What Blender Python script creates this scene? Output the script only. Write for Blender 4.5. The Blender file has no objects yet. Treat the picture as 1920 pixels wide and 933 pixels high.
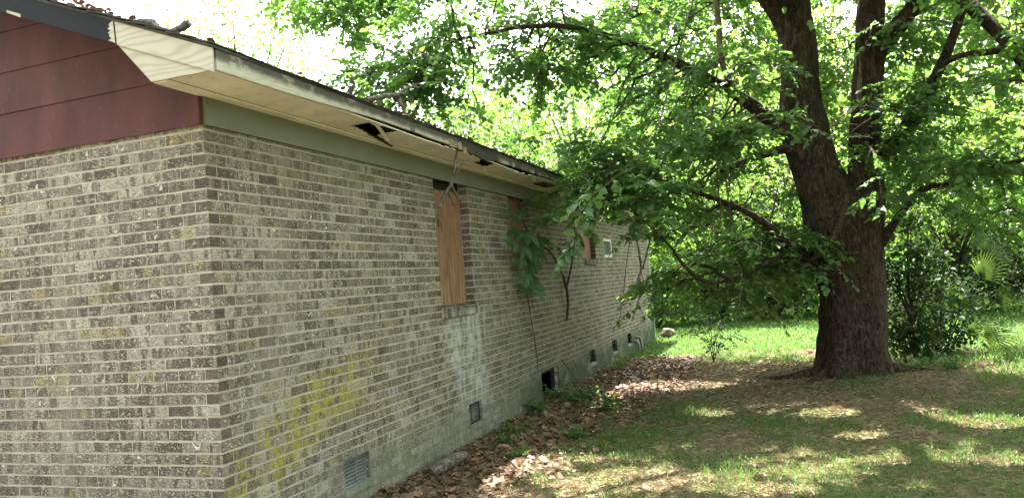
import bpy, bmesh, math, random
import numpy as np
from mathutils import Vector, Matrix, noise as mnoise
from mathutils.geometry import tessellate_polygon

random.seed(7)
rng = np.random.default_rng(11)
scene = bpy.context.scene
COL = scene.collection

# ------------------------------------------------------------------ camera
FPX = 1442.0
CX, CY = 960.0, 466.5
def _ray(px, py):
    return np.array([px - CX, -(py - CY), -FPX])
_Y = _ray(1480., 490.); _Y /= np.linalg.norm(_Y)
_mX = _ray(-3054., 835.); _mX -= _mX.dot(_Y) * _Y; _mX /= np.linalg.norm(_mX)
_X = -_mX; _Z = np.cross(_X, _Y)
RC = np.array([_X, _Y, _Z])
CAM = np.array([3.32, -3.806, 1.56])
cd = bpy.data.cameras.new('camera')
cam = bpy.data.objects.new('camera', cd); COL.objects.link(cam)
cd.sensor_width = 36.0; cd.lens = 36.0 * FPX / 1920.0
cd.clip_start = 0.05; cd.clip_end = 600.0
m4 = Matrix([[*RC[0], CAM[0]], [*RC[1], CAM[1]], [*RC[2], CAM[2]], [0, 0, 0, 1]])
cam.matrix_world = m4
scene.camera = cam

# ------------------------------------------------------------------ light
SUN = np.array([-0.09, 0.44, 0.90]); SUN /= np.linalg.norm(SUN)
world = bpy.data.worlds.new('World'); scene.world = world; world.use_nodes = True
wt = world.node_tree; wt.nodes.clear()
sky = wt.nodes.new('ShaderNodeTexSky'); sky.sky_type = 'NISHITA'; sky.sun_disc = False
sky.sun_elevation = math.asin(SUN[2]); sky.sun_rotation = math.atan2(SUN[0], SUN[1])
sky.air_density = 1.0; sky.dust_density = 3.0; sky.ozone_density = 1.0
# a thin, even veil of summer cloud over the whole sky takes most of the blue out of it
hsv = wt.nodes.new('ShaderNodeHueSaturation'); hsv.inputs['Saturation'].default_value = 0.22
bg = wt.nodes.new('ShaderNodeBackground'); bg.inputs['Strength'].default_value = 0.15
wo = wt.nodes.new('ShaderNodeOutputWorld')
wt.links.new(sky.outputs[0], hsv.inputs['Color']); wt.links.new(hsv.outputs[0], bg.inputs[0]); wt.links.new(bg.outputs[0], wo.inputs[0])
sl = bpy.data.lights.new('sun', 'SUN'); sl.energy = 5.0; sl.angle = math.radians(0.53); sl.color = (1.0, 0.95, 0.86)
so = bpy.data.objects.new('sun', sl); COL.objects.link(so)
so.rotation_euler = Vector(SUN).to_track_quat('Z', 'Y').to_euler()
vs = scene.view_settings
vs.view_transform = 'Standard'; vs.look = 'None'; vs.exposure = 3.22; vs.gamma = 1.0
cy = scene.cycles
cy.max_bounces = 8; cy.diffuse_bounces = 4; cy.glossy_bounces = 2; cy.transmission_bounces = 5; cy.transparent_max_bounces = 4
cy.use_denoising = True; cy.sample_clamp_indirect = 6.0
cy.caustics_reflective = False; cy.caustics_refractive = False

# ------------------------------------------------------------------ geometry helpers
def wray(px, py):
    d = RC @ _ray(px, py); return d / np.linalg.norm(d)
def on(px, py, axis, val):
    d = wray(px, py); return CAM + (val - CAM[axis]) / d[axis] * d
def AY(px, py, y): return on(px, py, 1, y)
def proj(P):
    v = (np.asarray(P, float) - CAM) @ RC
    return np.stack([CX + FPX * v[..., 0] / -v[..., 2], CY - FPX * v[..., 1] / -v[..., 2], -v[..., 2]], -1)
def pxm(r, P):                       # a width of r photo pixels at the point P, in metres
    return r * proj(P)[..., 2] / FPX

def smooth01(a, b, x):
    t = np.clip((x - a) / (b - a), 0, 1); return t * t * (3 - 2 * t)
def gz(x, y):
    """height of the ground"""
    x = np.asarray(x, float); y = np.asarray(y, float)
    z = -0.115 + 0.085 * np.exp(-np.maximum(y, -1.5) / 2.5 * 0.9) * np.exp(-np.maximum(x, 0) / 3.0)
    d = np.hypot(x - 4.15, y - 7.8)
    z = z + 0.10 * np.exp(-(d / 1.5) ** 2)
    z = z + 0.018 * np.sin(x * 1.7 + 0.6 * y) * np.cos(y * 1.3 - 0.4 * x) + 0.008 * np.sin(5.1 * x + 1.3) * np.sin(4.3 * y)
    z = z + 0.25 * smooth01(22, 60, y)
    return z
def G(px, py):                       # pixel -> point on the ground
    p = on(px, py, 2, -0.1)
    return np.array([p[0], p[1], float(gz(p[0], p[1]))])

def raw_mesh(name, V, quads=None, tris=None, mat=None, smooth=False, attrs=None):
    me = bpy.data.meshes.new(name)
    V = np.ascontiguousarray(V, dtype=np.float32)
    loops = []; starts = []; k = 0
    for F, n in ((quads, 4), (tris, 3)):
        if F is not None and len(F):
            F = np.asarray(F, dtype=np.int32)
            loops.append(F.ravel()); starts.append(k + np.arange(len(F), dtype=np.int32) * n); k += F.size
    loops = np.concatenate(loops); starts = np.concatenate(starts).astype(np.int32)
    me.vertices.add(len(V)); me.vertices.foreach_set('co', V.ravel())
    me.loops.add(len(loops)); me.loops.foreach_set('vertex_index', loops.astype(np.int32))
    me.polygons.add(len(starts)); me.polygons.foreach_set('loop_start', starts)
    me.polygons.foreach_set('use_smooth', np.full(len(starts), bool(smooth)))
    me.update(calc_edges=True)
    if attrs:
        for an, arr in attrs.items():
            arr = np.asarray(arr, dtype=np.float32)
            if arr.ndim == 1:
                at = me.attributes.new(an, 'FLOAT', 'FACE'); at.data.foreach_set('value', arr)
            else:
                at = me.attributes.new(an, 'FLOAT_VECTOR', 'FACE'); at.data.foreach_set('vector', arr.ravel())
    if mat: me.materials.append(mat)
    return me
def link(name, me, parent=None, **props):
    o = bpy.data.objects.new(name, me); COL.objects.link(o)
    if parent is not None:
        o.parent = parent
    for k, v in props.items(): o[k] = v
    return o
def thing(name, label, category, group=None):
    o = bpy.data.objects.new(name, None); COL.objects.link(o)
    o['label'] = label; o['category'] = category
    if group: o['group'] = group
    return o

class MB:
    """collects shapes in world coordinates and links them as one mesh"""
    def __init__(s): s.V = []; s.Q = []; s.T = []; s.n = 0
    def add(s, V, Q=None, T=None):
        V = np.asarray(V, float)
        if Q is not None and len(Q): s.Q.append(np.asarray(Q, int) + s.n)
        if T is not None and len(T): s.T.append(np.asarray(T, int) + s.n)
        s.V.append(V); s.n += len(V)
    def box(s, lo, hi):
        x0, y0, z0 = lo; x1, y1, z1 = hi
        V = [(x0,y0,z0),(x1,y0,z0),(x1,y1,z0),(x0,y1,z0),(x0,y0,z1),(x1,y0,z1),(x1,y1,z1),(x0,y1,z1)]
        Q = [(0,3,2,1),(4,5,6,7),(0,1,5,4),(1,2,6,5),(2,3,7,6),(3,0,4,7)]
        s.add(V, Q)
    def prism(s, poly, axis, a, b):
        """poly: 2-D outline in the other two axes (in order), pushed from a to b along axis"""
        n = len(poly); tri = tessellate_polygon([[Vector((p[0], p[1], 0)) for p in poly]])
        def put(p, v):
            c = [p[0], p[1]]; c.insert(axis, v); return c
        V = [put(p, a) for p in poly] + [put(p, b) for p in poly]
        T = [tuple(t) for t in tri] + [tuple(i + n for i in reversed(t)) for t in tri]
        Q = [(i, (i + 1) % n, (i + 1) % n + n, i + n) for i in range(n)]
        s.add(V, Q, T)
    def tube(s, P, R, ns=6, wob=0.0, cap=True):
        P = np.asarray(P, float); R = np.asarray(R, float); n = len(P)
        T = np.gradient(P, axis=0); T /= np.linalg.norm(T, axis=1)[:, None] + 1e-9
        ref = np.array([0.31, 0.2, 0.93]); 
        if abs(T[0] @ ref) > 0.9: ref = np.array([1., 0.1, 0.])
        A = np.cross(T, ref); A /= np.linalg.norm(A, axis=1)[:, None] + 1e-9
        B = np.cross(T, A)
        th = np.arange(ns) / ns * 2 * np.pi
        rr = R[:, None] * (1 + (rng.uniform(-wob, wob, (n, ns)) if wob else 0))
        V = P[:, None] + rr[..., None] * (np.cos(th)[None, :, None] * A[:, None] + np.sin(th)[None, :, None] * B[:, None])
        V = V.reshape(-1, 3)
        i = np.arange(n - 1)[:, None] * ns; j = np.arange(ns)[None]; j2 = (j + 1) % ns
        Q = np.stack([i + j, i + j2, i + ns + j2, i + ns + j], -1).reshape(-1, 4)
        T_ = []
        if cap:
            V = np.vstack([V, P[0], P[-1]]); k = n * ns
            T_ = [(k, (q + 1) % ns, q) for q in range(ns)] + [(k + 1, (n - 1) * ns + q, (n - 1) * ns + (q + 1) % ns) for q in range(ns)]
        s.add(V, Q, T_)
    def mesh(s, name, mat, smooth=False):
        return raw_mesh(name, np.vstack(s.V), np.vstack(s.Q) if s.Q else None, np.vstack(s.T) if s.T else None, mat, smooth)
    def build(s, name, mat, parent=None, smooth=False, **props):
        return link(name, s.mesh(name, mat, smooth), parent, **props)

def spline(P, n):
    """Catmull-Rom through rows of P (any columns), n samples"""
    P = np.asarray(P, float)
    P = np.vstack([2 * P[0] - P[1], P, 2 * P[-1] - P[-2]])
    m = len(P) - 3; t = np.linspace(0, m - 1e-6, n); i = t.astype(int); u = (t - i)[:, None]
    a, b, c, d = P[i], P[i + 1], P[i + 2], P[i + 3]
    return 0.5 * (2 * b + (c - a) * u + (2 * a - 5 * b + 4 * c - d) * u ** 2 + (3 * b - a - 3 * c + d) * u ** 3)

# ------------------------------------------------------------------ material helpers
class NT:
    def __init__(s, name, rough=0.8, spec=0.3):
        s.mat = bpy.data.materials.new(name); s.mat.use_nodes = True
        s.t = s.mat.node_tree; s.b = s.t.nodes['Principled BSDF']; s.out = s.t.nodes['Material Output']
        s.b.inputs['Roughness'].default_value = rough; s.b.inputs['Specular IOR Level'].default_value = spec
    def n(s, kind): return s.t.nodes.new(kind)
    def put(s, sock, v):
        if isinstance(v, bpy.types.NodeSocket): s.t.links.new(v, sock)
        elif isinstance(v, (tuple, list)):
            v = tuple(v); sock.default_value = v + (1.0,) if (len(v) == 3 and sock.type == 'RGBA') else v
        else: sock.default_value = v
    def pos(s): return s.n('ShaderNodeNewGeometry').outputs['Position']
    def xyz(s):
        k = s.n('ShaderNodeSeparateXYZ'); s.put(k.inputs[0], s.pos()); return k.outputs
    def scaled(s, v, sc):
        k = s.n('ShaderNodeVectorMath'); k.operation = 'MULTIPLY'; s.put(k.inputs[0], v); k.inputs[1].default_value = sc; return k.outputs[0]
    def noise(s, scale, detail=3, v=None, rough=0.55, dist=0.0, sc=None):
        k = s.n('ShaderNodeTexNoise'); v = s.pos() if v is None else v
        if sc: v = s.scaled(v, sc)
        s.put(k.inputs['Vector'], v); k.inputs['Scale'].default_value = scale; k.inputs['Detail'].default_value = detail
        k.inputs['Roughness'].default_value = rough; k.inputs['Distortion'].default_value = dist
        return k.outputs[0]
    def m(s, op, a, b=0.0, c=None):
        k = s.n('ShaderNodeMath'); k.operation = op; s.put(k.inputs[0], a); s.put(k.inputs[1], b)
        if c is not None: s.put(k.inputs[2], c)
        return k.outputs[0]
    def step(s, v, a, b):
        k = s.n('ShaderNodeMapRange'); k.interpolation_type = 'SMOOTHSTEP'; s.put(k.inputs[0], v)
        k.inputs[1].default_value = a; k.inputs[2].default_value = b; return k.outputs[0]
    def band(s, v, a, b, c, d): return s.m('MULTIPLY', s.step(v, a, b), s.m('SUBTRACT', 1.0, s.step(v, c, d)))
    def mix(s, f, a, b, mode='MIX'):
        k = s.n('ShaderNodeMix'); k.data_type = 'RGBA'; k.blend_type = mode
        s.put(k.inputs[0], f); s.put(k.inputs[6], a); s.put(k.inputs[7], b); return k.outputs[2]
    def ramp(s, f, stops):
        k = s.n('ShaderNodeValToRGB'); s.put(k.inputs[0], f); e = k.color_ramp.elements
        while len(e) < len(stops): e.new(0.5)
        for el, (p, c) in zip(e, stops): el.position = p; el.color = tuple(c) + (1.0,)
        return k.outputs[0]
    def attr(s, name):
        k = s.n('ShaderNodeAttribute'); k.attribute_name = name; return k
    def color(s, c): s.put(s.b.inputs['Base Color'], c)
    def bump(s, h, strength=0.5, dist=0.01):
        k = s.n('ShaderNodeBump'); k.inputs['Strength'].default_value = strength; k.inputs['Distance'].default_value = dist
        s.put(k.inputs['Height'], h); s.put(s.b.inputs['Normal'], k.outputs[0])

# --- masonry: bricks and mortar share the stains that lie across both
def wall_stains(n, c, is_mortar):
    x, y, z = n.xyz()[0:3]
    side = n.step(x, -0.03, -0.012)          # the long wall (its face is at x = 0)
    nz = n.noise(9, 4); nz2 = n.noise(2.2, 3)
    # yellow lichen near the foot of the corner
    u = n.m('ADD', n.m('MULTIPLY', y, 0.30), n.m('MULTIPLY', z, -1.0))   # runs up to the right
    lic = n.m('MULTIPLY', n.band(u, -0.78, -0.58, -0.34, -0.12), n.band(y, -0.04, 0.06, 1.3, 2.1))
    lic = n.m('MULTIPLY', lic, n.step(n.m('ADD', n.m('MULTIPLY', n.noise(22, 4), 0.6), n.m('ADD', n.m('MULTIPLY', nz, 0.4), n.m('MULTIPLY', nz2, 0.5))), 0.66, 0.92))
    lic = n.m('MULTIPLY', lic, side)
    c = n.mix(n.m('MULTIPLY', lic, 0.35 if is_mortar else 0.85), c, (0.36, 0.33, 0.03))
    # a few ochre spots low on the gable
    spot = n.m('MULTIPLY', n.step(nz2, 0.60, 0.68), n.step(nz, 0.56, 0.66))
    spot = n.m('MULTIPLY', spot, n.m('SUBTRACT', 1.0, n.step(z, 0.45, 0.9)))
    if not is_mortar: c = n.mix(n.m('MULTIPLY', spot, 0.6), c, (0.34, 0.31, 0.03))
    # white wash-out under the first boarded window
    w = n.m('MULTIPLY', n.band(n.m('ADD', y, n.m('MULTIPLY', n.m('SUBTRACT', nz2, 0.5), 0.9)), 3.35, 3.6, 4.15, 4.5), n.band(z, 0.05, 0.5, 1.28, 1.36))
    w = n.m('MULTIPLY', w, n.step(n.noise(1, 4, sc=(5, 5, .8)), 0.36, 0.56))
    c = n.mix(n.m('MULTIPLY', w, n.m('MULTIPLY', n.step(nz, 0.25, 0.6), 0.9)), c, (0.50, 0.50, 0.50))
    far_dark = n.m('MULTIPLY', n.m('MULTIPLY', n.step(n.m('ADD', y, n.m('MULTIPLY', nz2, 2.0)), 4.8, 7.6), side), 0.36)  # long wall darkens unevenly towards its far end
    c = n.mix(far_dark, c, (0.19, 0.18, 0.14) if is_mortar else (0.07, 0.065, 0.045))
    # cement-grey, algae-green foot of the long wall
    foot = n.m('SUBTRACT', 1.0, n.step(n.m('ADD', z, n.m('MULTIPLY', n.m('SUBTRACT', nz2, 0.5), 0.45)), 0.12, 0.42))
    foot = n.m('MULTIPLY', n.m('MULTIPLY', foot, side), n.step(y, 0.5, 1.6))
    fc = n.ramp(nz, [(0.3, (0.13, 0.14, 0.105)), (0.55, (0.24, 0.25, 0.20)), (0.75, (0.33, 0.335, 0.285))])
    if is_mortar: fc = n.mix(0.72, fc, (0.045, 0.05, 0.035))
    c = n.mix(n.m('MULTIPLY', foot, 0.75 if is_mortar else 0.5), c, fc)
    moss = n.m('MULTIPLY', n.m('MULTIPLY', foot, n.step(y, 4.4, 6.6)), n.step(nz2, 0.30, 0.52))
    c = n.mix(n.m('MULTIPLY', moss, 0.75), c, (0.035, 0.05, 0.022))
    # green mildew under the frieze
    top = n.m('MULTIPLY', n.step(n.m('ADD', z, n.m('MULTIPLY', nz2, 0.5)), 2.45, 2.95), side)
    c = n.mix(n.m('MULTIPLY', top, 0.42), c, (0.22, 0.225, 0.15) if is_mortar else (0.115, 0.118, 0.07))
    return c

def brick_material():
    n = NT('weathered_brick', 0.9, 0.2)
    a = n.attr('tone'); sp = n.n('ShaderNodeSeparateXYZ'); n.put(sp.inputs[0], a.outputs['Vector'])
    r1, r2, dark = sp.outputs[0:3]
    base = n.ramp(r1, [(0.0, (0.105, 0.090, 0.078)), (0.35, (0.185, 0.160, 0.138)), (0.75, (0.265, 0.232, 0.202)), (0.93, (0.35, 0.315, 0.277)), (1.0, (0.40, 0.385, 0.34))])
    base = n.mix(n.m('MULTIPLY', n.step(r2, 0.86, 0.95), n.step(n.noise(11, 3), 0.38, 0.58)), base, (0.26, 0.215, 0.095))          # ochre bricks
    off = n.n('ShaderNodeVectorMath'); off.operation = 'MULTIPLY_ADD'; n.put(off.inputs[0], a.outputs['Vector']); off.inputs[1].default_value = (37, 53, 0); n.put(off.inputs[2], n.scaled(n.pos(), (17, 17, 3)))
    band = n.noise(1, 2, v=off.outputs[0])          # vertical dark and pale zones, different on every brick
    base = n.mix(n.m('MULTIPLY', n.step(band, 0.50, 0.60), 0.78), base, (0.085, 0.072, 0.058))
    base = n.mix(n.m('MULTIPLY', n.step(band, 0.44, 0.34), 0.5), base, (0.38, 0.345, 0.285))
    groove = n.noise(1, 3, sc=(40, 40, 95), dist=1.6)
    base = n.mix(n.m('MULTIPLY', n.step(groove, 0.50, 0.60), 0.78), base, (0.055, 0.047, 0.039))
    fleck = n.noise(1, 3, sc=(48, 48, 62), dist=1.2)
    base = n.mix(n.m('MULTIPLY', n.step(fleck, 0.56, 0.64), 0.7), base, (0.52, 0.485, 0.41))
    big = n.noise(13, 3, dist=1.0)
    base = n.mix(n.m('MULTIPLY', n.step(big, 0.67, 0.72), 0.85), base, (0.66, 0.64, 0.58))
    base = n.mix(n.m('MULTIPLY', dark, 0.8), base, (0.075, 0.058, 0.053))
    run = n.noise(1, 4, sc=(2.2, 2.2, 0.5)); base = n.mix(n.m('MULTIPLY', n.step(run, 0.48, 0.68), 0.25), base, (0.36, 0.33, 0.27))
    n.color(wall_stains(n, base, False))
    h = n.m('ADD', n.m('MULTIPLY', n.step(groove, 0.66, 0.5), 1.0), n.m('MULTIPLY', fleck, 0.5))
    n.bump(h, 0.5, 0.003)
    return n.mat
def mortar_material():
    n = NT('old_mortar', 0.95, 0.1)
    v = n.noise(5, 5); f = n.noise(160, 3)
    c = n.ramp(v, [(0.3, (0.35, 0.313, 0.268)), (0.6, (0.455, 0.412, 0.362)), (0.8, (0.52, 0.476, 0.425))])
    c = n.mix(n.m('MULTIPLY', n.step(f, 0.6, 0.75), 0.35), c, (0.17, 0.15, 0.12))
    n.color(wall_stains(n, c, True)); n.bump(f, 0.5, 0.004)
    return n.mat

def painted(name, col, var=0.25, dirt=(0.05, 0.05, 0.04), dirt_amt=0.3, rough=0.7, scale=6, sc=(1, 1, 1), peel=None):
    n = NT(name, rough, 0.3)
    a = n.noise(scale, 5, sc=sc); b = n.noise(scale * 9, 4, sc=sc)
    lo = tuple(k * (1 - var) for k in col); hi = tuple(min(1, k * (1 + var)) for k in col)
    c = n.ramp(a, [(0.3, lo), (0.7, hi)])
    c = n.mix(n.m('MULTIPLY', n.step(b, 0.58, 0.75), dirt_amt), c, dirt)
    if peel: c = n.mix(n.step(n.noise(13, 4, dist=0.6), 0.70, 0.73), c, peel)
    n.color(c); n.bump(b, 0.25, 0.003)
    return n.mat

def wood_fascia():
    """white paint gone grey on the eave board, with black mould where water runs over it"""
    n = NT('weathered_fascia', 0.75, 0.25)
    x, y, z = n.xyz()[0:3]
    grain = n.noise(1, 5, sc=(9, 9, 130), dist=1.2)
    c = n.ramp(grain, [(0.3, (0.31, 0.285, 0.225)), (0.5, (0.46, 0.435, 0.355)), (0.7, (0.53, 0.51, 0.44))])
    nz = n.noise(3.0, 4); nf = n.noise(1, 4, sc=(7, 7, 2.0))
    rot = n.band(n.m('ADD', y, n.m('MULTIPLY', n.m('SUBTRACT', nz, 0.5), 1.2)), 2.55, 2.9, 3.9, 4.2)
    far = n.m('MULTIPLY', n.step(y, 3.5, 4.4), n.step(nf, 0.40, 0.60))
    low = n.m('MULTIPLY', n.step(n.m('ADD', nz, n.m('MULTIPLY', n.noise(20, 4), 0.3)), 0.46, 0.58), n.step(n.m('ADD', z, n.m('MULTIPLY', n.noise(9, 3), 0.05)), 2.915, 2.965))
    black = n.m('MAXIMUM', n.m('MAXIMUM', rot, far), n.m('MULTIPLY', low, 0.9))
    stripe = n.band(y, 1.93, 1.95, 2.02, 2.05)
    black = n.m('MAXIMUM', black, n.m('MULTIPLY', stripe, 0.8))
    c = n.mix(n.m('MULTIPLY', black, 0.92), c, (0.022, 0.020, 0.021))
    c = n.mix(n.m('MULTIPLY', n.m('MULTIPLY', n.step(y, 3.6, 5.0), n.step(nz, 0.45, 0.6)), 0.35), c, (0.16, 0.18, 0.08))
    n.color(c); n.bump(grain, 0.4, 0.004)
    return n.mat

def bare_wood():
    n = NT('bare_white_wood', 0.75, 0.25)
    k = n.n('ShaderNodeTexWave'); k.wave_type = 'BANDS'; k.bands_direction = 'Z'
    n.put(k.inputs['Vector'], n.scaled(n.pos(), (0.5, 1, 1.25))); k.inputs['Scale'].default_value = 5.5; k.inputs['Distortion'].default_value = 16
    k.inputs['Detail'].default_value = 2; k.inputs['Detail Scale'].default_value = 0.7
    c = n.ramp(k.outputs[1], [(0.0, (0.37, 0.335, 0.265)), (0.35, (0.425, 0.395, 0.32)), (1.0, (0.46, 0.43, 0.36))])
    d = n.noise(3.5, 5)
    c = n.mix(n.m('MULTIPLY', n.step(d, 0.5, 0.72), 0.4), c, (0.33, 0.31, 0.25))
    n.color(c); n.bump(d, 0.1, 0.003)
    return n.mat

def plywood():
    n = NT('weathered_plywood', 0.85, 0.15)
    g = n.noise(1, 5, sc=(26, 26, 3.2), dist=1.0); g2 = n.noise(1, 4, sc=(70, 70, 9))
    z = n.xyz()[2]
    c = n.ramp(g, [(0.25, (0.135, 0.070, 0.046)), (0.5, (0.25, 0.136, 0.086)), (0.75, (0.35, 0.22, 0.15))])
    c = n.mix(n.m('MULTIPLY', n.step(g2, 0.58, 0.72), 0.45), c, (0.46, 0.31, 0.19))
    wash = n.m('MULTIPLY', n.m('SUBTRACT', 1.0, n.step(z, 1.35, 2.0)), n.step(g, 0.4, 0.65))
    c = n.mix(n.m('MULTIPLY', wash, 0.5), c, (0.40, 0.27, 0.17))
    n.color(c); n.bump(g2, 0.4, 0.004)
    return n.mat

def leaf_mat(name, dark, light, trans, tmix=0.45, gloss=0.35):
    n = NT(name, 0.5, gloss)
    a = n.attr('tone').outputs['Fac']
    c = n.ramp(a, [(0.0, dark), (1.0, light)])
    n.color(c)
    tr = n.n('ShaderNodeBsdfTranslucent')
    n.put(tr.inputs[0], n.mix(a, tuple(k * 0.7 for k in trans), tuple(min(1, k * 1.25) for k in trans)))
    mx = n.n('ShaderNodeMixShader'); mx.inputs[0].default_value = tmix
    n.t.links.new(n.b.outputs[0], mx.inputs[1]); n.t.links.new(tr.outputs[0], mx.inputs[2]); n.t.links.new(mx.outputs[0], n.out.inputs[0])
    return n.mat

def bark(name, c0, c1, c2, vs=(9, 9, 2.2), moss=0.0):
    n = NT(name, 0.95, 0.1)
    a = n.noise(1, 6, sc=vs, dist=0.8); b = n.noise(1, 4, sc=tuple(k * 5 for k in vs))
    c = n.ramp(a, [(0.3, c0), (0.52, c1), (0.75, c2)])
    c = n.mix(n.m('MULTIPLY', n.step(b, 0.52, 0.7), 0.5), c, c0)
    crk = n.m('ABSOLUTE', n.m('SUBTRACT', n.noise(1, 4, sc=(vs[0] * .8, vs[1] * .8, vs[2] * .4), dist=1.0), 0.5)); c = n.mix(n.m('MULTIPLY', n.m('SUBTRACT', 1.0, n.step(crk, 0.0, 0.05)), 0.8), c, tuple(k * .4 for k in c0))
    if moss: c = n.mix(n.m('MULTIPLY', n.step(n.noise(1.3, 4), 0.52, 0.66), moss), c, (0.045, 0.06, 0.025))
    n.color(c); n.bump(n.m('ADD', a, n.m('MULTIPLY', b, 0.5)), 0.9, 0.03)
    return n.mat

M = {}
M['brick'] = brick_material(); M['mortar'] = mortar_material()
M['siding'] = painted('maroon_siding_paint', (0.086, 0.029, 0.031), 0.32, (0.15, 0.085, 0.08), 0.3, 0.75, 2.6, sc=(1.3, 1.3, .55))
M['siding_soffit'] = painted('maroon_soffit_paint', (0.082, 0.024, 0.026), 0.2, (0.3, 0.25, 0.2), 0.12, 0.7, 5)
M['black_rake'] = painted('blue_black_board_paint', (0.009, 0.012, 0.016), 0.25, (0.06, 0.06, 0.06), 0.2, 0.85, 5, sc=(1, 1, 3))
M['frieze'] = painted('olive_frieze_paint', (0.165, 0.185, 0.130), 0.12, (0.09, 0.10, 0.06), 0.25, 0.7, 2.0)
M['soffit'] = painted('cream_soffit_paint', (0.80, 0.77, 0.66), 0.14, (0.16, 0.12, 0.07), 0.5, 0.7, 3.2)
M['soffit_trim'] = painted('cream_trim_paint', (0.78, 0.75, 0.63), 0.14, (0.12, 0.09, 0.05), 0.45, 0.7, 4)
M['rot'] = painted('rotten_wood', (0.055, 0.042, 0.032), 0.4, (0.015, 0.012, 0.01), 0.5, 0.95, 8)
M['brown_vent'] = painted('brown_vent_metal', (0.11, 0.065, 0.045), 0.3)
M['fascia'] = wood_fascia(); M['bare_wood'] = bare_wood(); M['plywood'] = plywood()
M['shingle'] = painted('old_shingle', (0.055, 0.050, 0.050), 0.4, (0.13, 0.12, 0.11), 0.5, 0.95, 12)
M['dark_frame'] = painted('dark_window_frame', (0.02, 0.018, 0.016), 0.3, rough=0.6)
M['white_frame'] = painted('white_window_frame', (0.6, 0.6, 0.56), 0.12)
M['pane'] = painted('dusty_pane', (0.10, 0.115, 0.12), 0.2, rough=0.15)
M['concrete'] = painted('old_concrete', (0.20, 0.195, 0.165), 0.25, (0.12, 0.12, 0.09), 0.5, 0.95, 9)
M['stone'] = painted('tan_stone', (0.20, 0.155, 0.11), 0.3, (0.08, 0.06, 0.04), 0.4, 0.95, 9)
M['galv'] = painted('galvanised_vent', (0.20, 0.21, 0.22), 0.25, (0.08, 0.06, 0.05), 0.3, 0.55, 9)
M['dark_void'] = painted('painted_void_dark', (0.02, 0.018, 0.015), 0.3, rough=1.0)  # near-black colour standing in for unlit hollows
M['duct'] = painted('flexible_duct', (0.16, 0.16, 0.16), 0.2, rough=0.6)
M['pipe'] = painted('white_pipe', (0.22, 0.21, 0.185), 0.2, rough=0.5)
M['bark'] = bark('dark_red_brown_bark', (0.020, 0.013, 0.009), (0.064, 0.044, 0.033), (0.140, 0.104, 0.080), (22, 22, 9), 0.2)
M['twig'] = bark('twig_bark', (0.035, 0.026, 0.019), (0.09, 0.07, 0.05), (0.16, 0.13, 0.10), (20, 20, 20))
M['grey_bark'] = bark('grey_dead_wood', (0.09, 0.075, 0.065), (0.20, 0.175, 0.15), (0.33, 0.30, 0.26), (16, 16, 16))
M['tan_vine'] = bark('tan_vine_bark', (0.10, 0.075, 0.05), (0.20, 0.155, 0.105), (0.30, 0.24, 0.17), (18, 18, 8))
M['far_bark'] = bark('dark_grey_bark', (0.03, 0.024, 0.02), (0.08, 0.066, 0.054), (0.15, 0.13, 0.11), (8, 8, 2))  # dark grey bark for background trunks
M['leaf'] = leaf_mat('tree_leaf', (0.050, 0.105, 0.040), (0.110, 0.175, 0.066), (0.18, 0.37, 0.055), 0.45)
M['leaf_near'] = leaf_mat('broad_leaf', (0.045, 0.105, 0.052), (0.09, 0.155, 0.075), (0.15, 0.30, 0.055), 0.35, 0.5)
M['leaf_far'] = leaf_mat('woodland_leaf', (0.055, 0.105, 0.022), (0.12, 0.175, 0.038), (0.21, 0.39, 0.05), 0.45)
M['leaf_pale'] = leaf_mat('pale_leaf', (0.08, 0.125, 0.035), (0.14, 0.18, 0.06), (0.40, 0.50, 0.09), 0.5)
M['leaf_dark'] = leaf_mat('evergreen_leaf', (0.014, 0.034, 0.014), (0.034, 0.064, 0.025), (0.06, 0.12, 0.02), 0.28, 0.1)
M['creeper'] = leaf_mat('creeper_leaf', (0.035, 0.085, 0.035), (0.07, 0.135, 0.055), (0.14, 0.30, 0.05), 0.35, 0.4)
M['palm'] = leaf_mat('palmetto_leaf', (0.02, 0.046, 0.016), (0.045, 0.08, 0.025), (0.10, 0.17, 0.025), 0.3, 0.3)
M['grass'] = leaf_mat('grass_blade', (0.042, 0.095, 0.024), (0.09, 0.155, 0.045), (0.16, 0.33, 0.05), 0.35, 0.25)
M['straw'] = leaf_mat('dry_straw', (0.16, 0.12, 0.075), (0.42, 0.35, 0.24), (0.25, 0.18, 0.09), 0.2, 0.2)
M['dead_leaf'] = leaf_mat('dead_leaf', (0.070, 0.037, 0.024), (0.26, 0.165, 0.108), (0.18, 0.09, 0.045), 0.15, 0.25)

# keep children in world coordinates under an Empty that stands at the thing's base
_link0 = link
def link(name, me, parent=None, **props):
    o = _link0(name, me, parent, **props)
    if parent is not None and parent.type == 'EMPTY':
        o.matrix_parent_inverse = Matrix.Translation(-parent.location)
    return o
_thing0 = thing
def thing(name, label, category, loc=(0, 0, 0), group=None):
    o = _thing0(name, label, category, group); o.location = Vector([float(k) for k in loc]); return o

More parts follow.
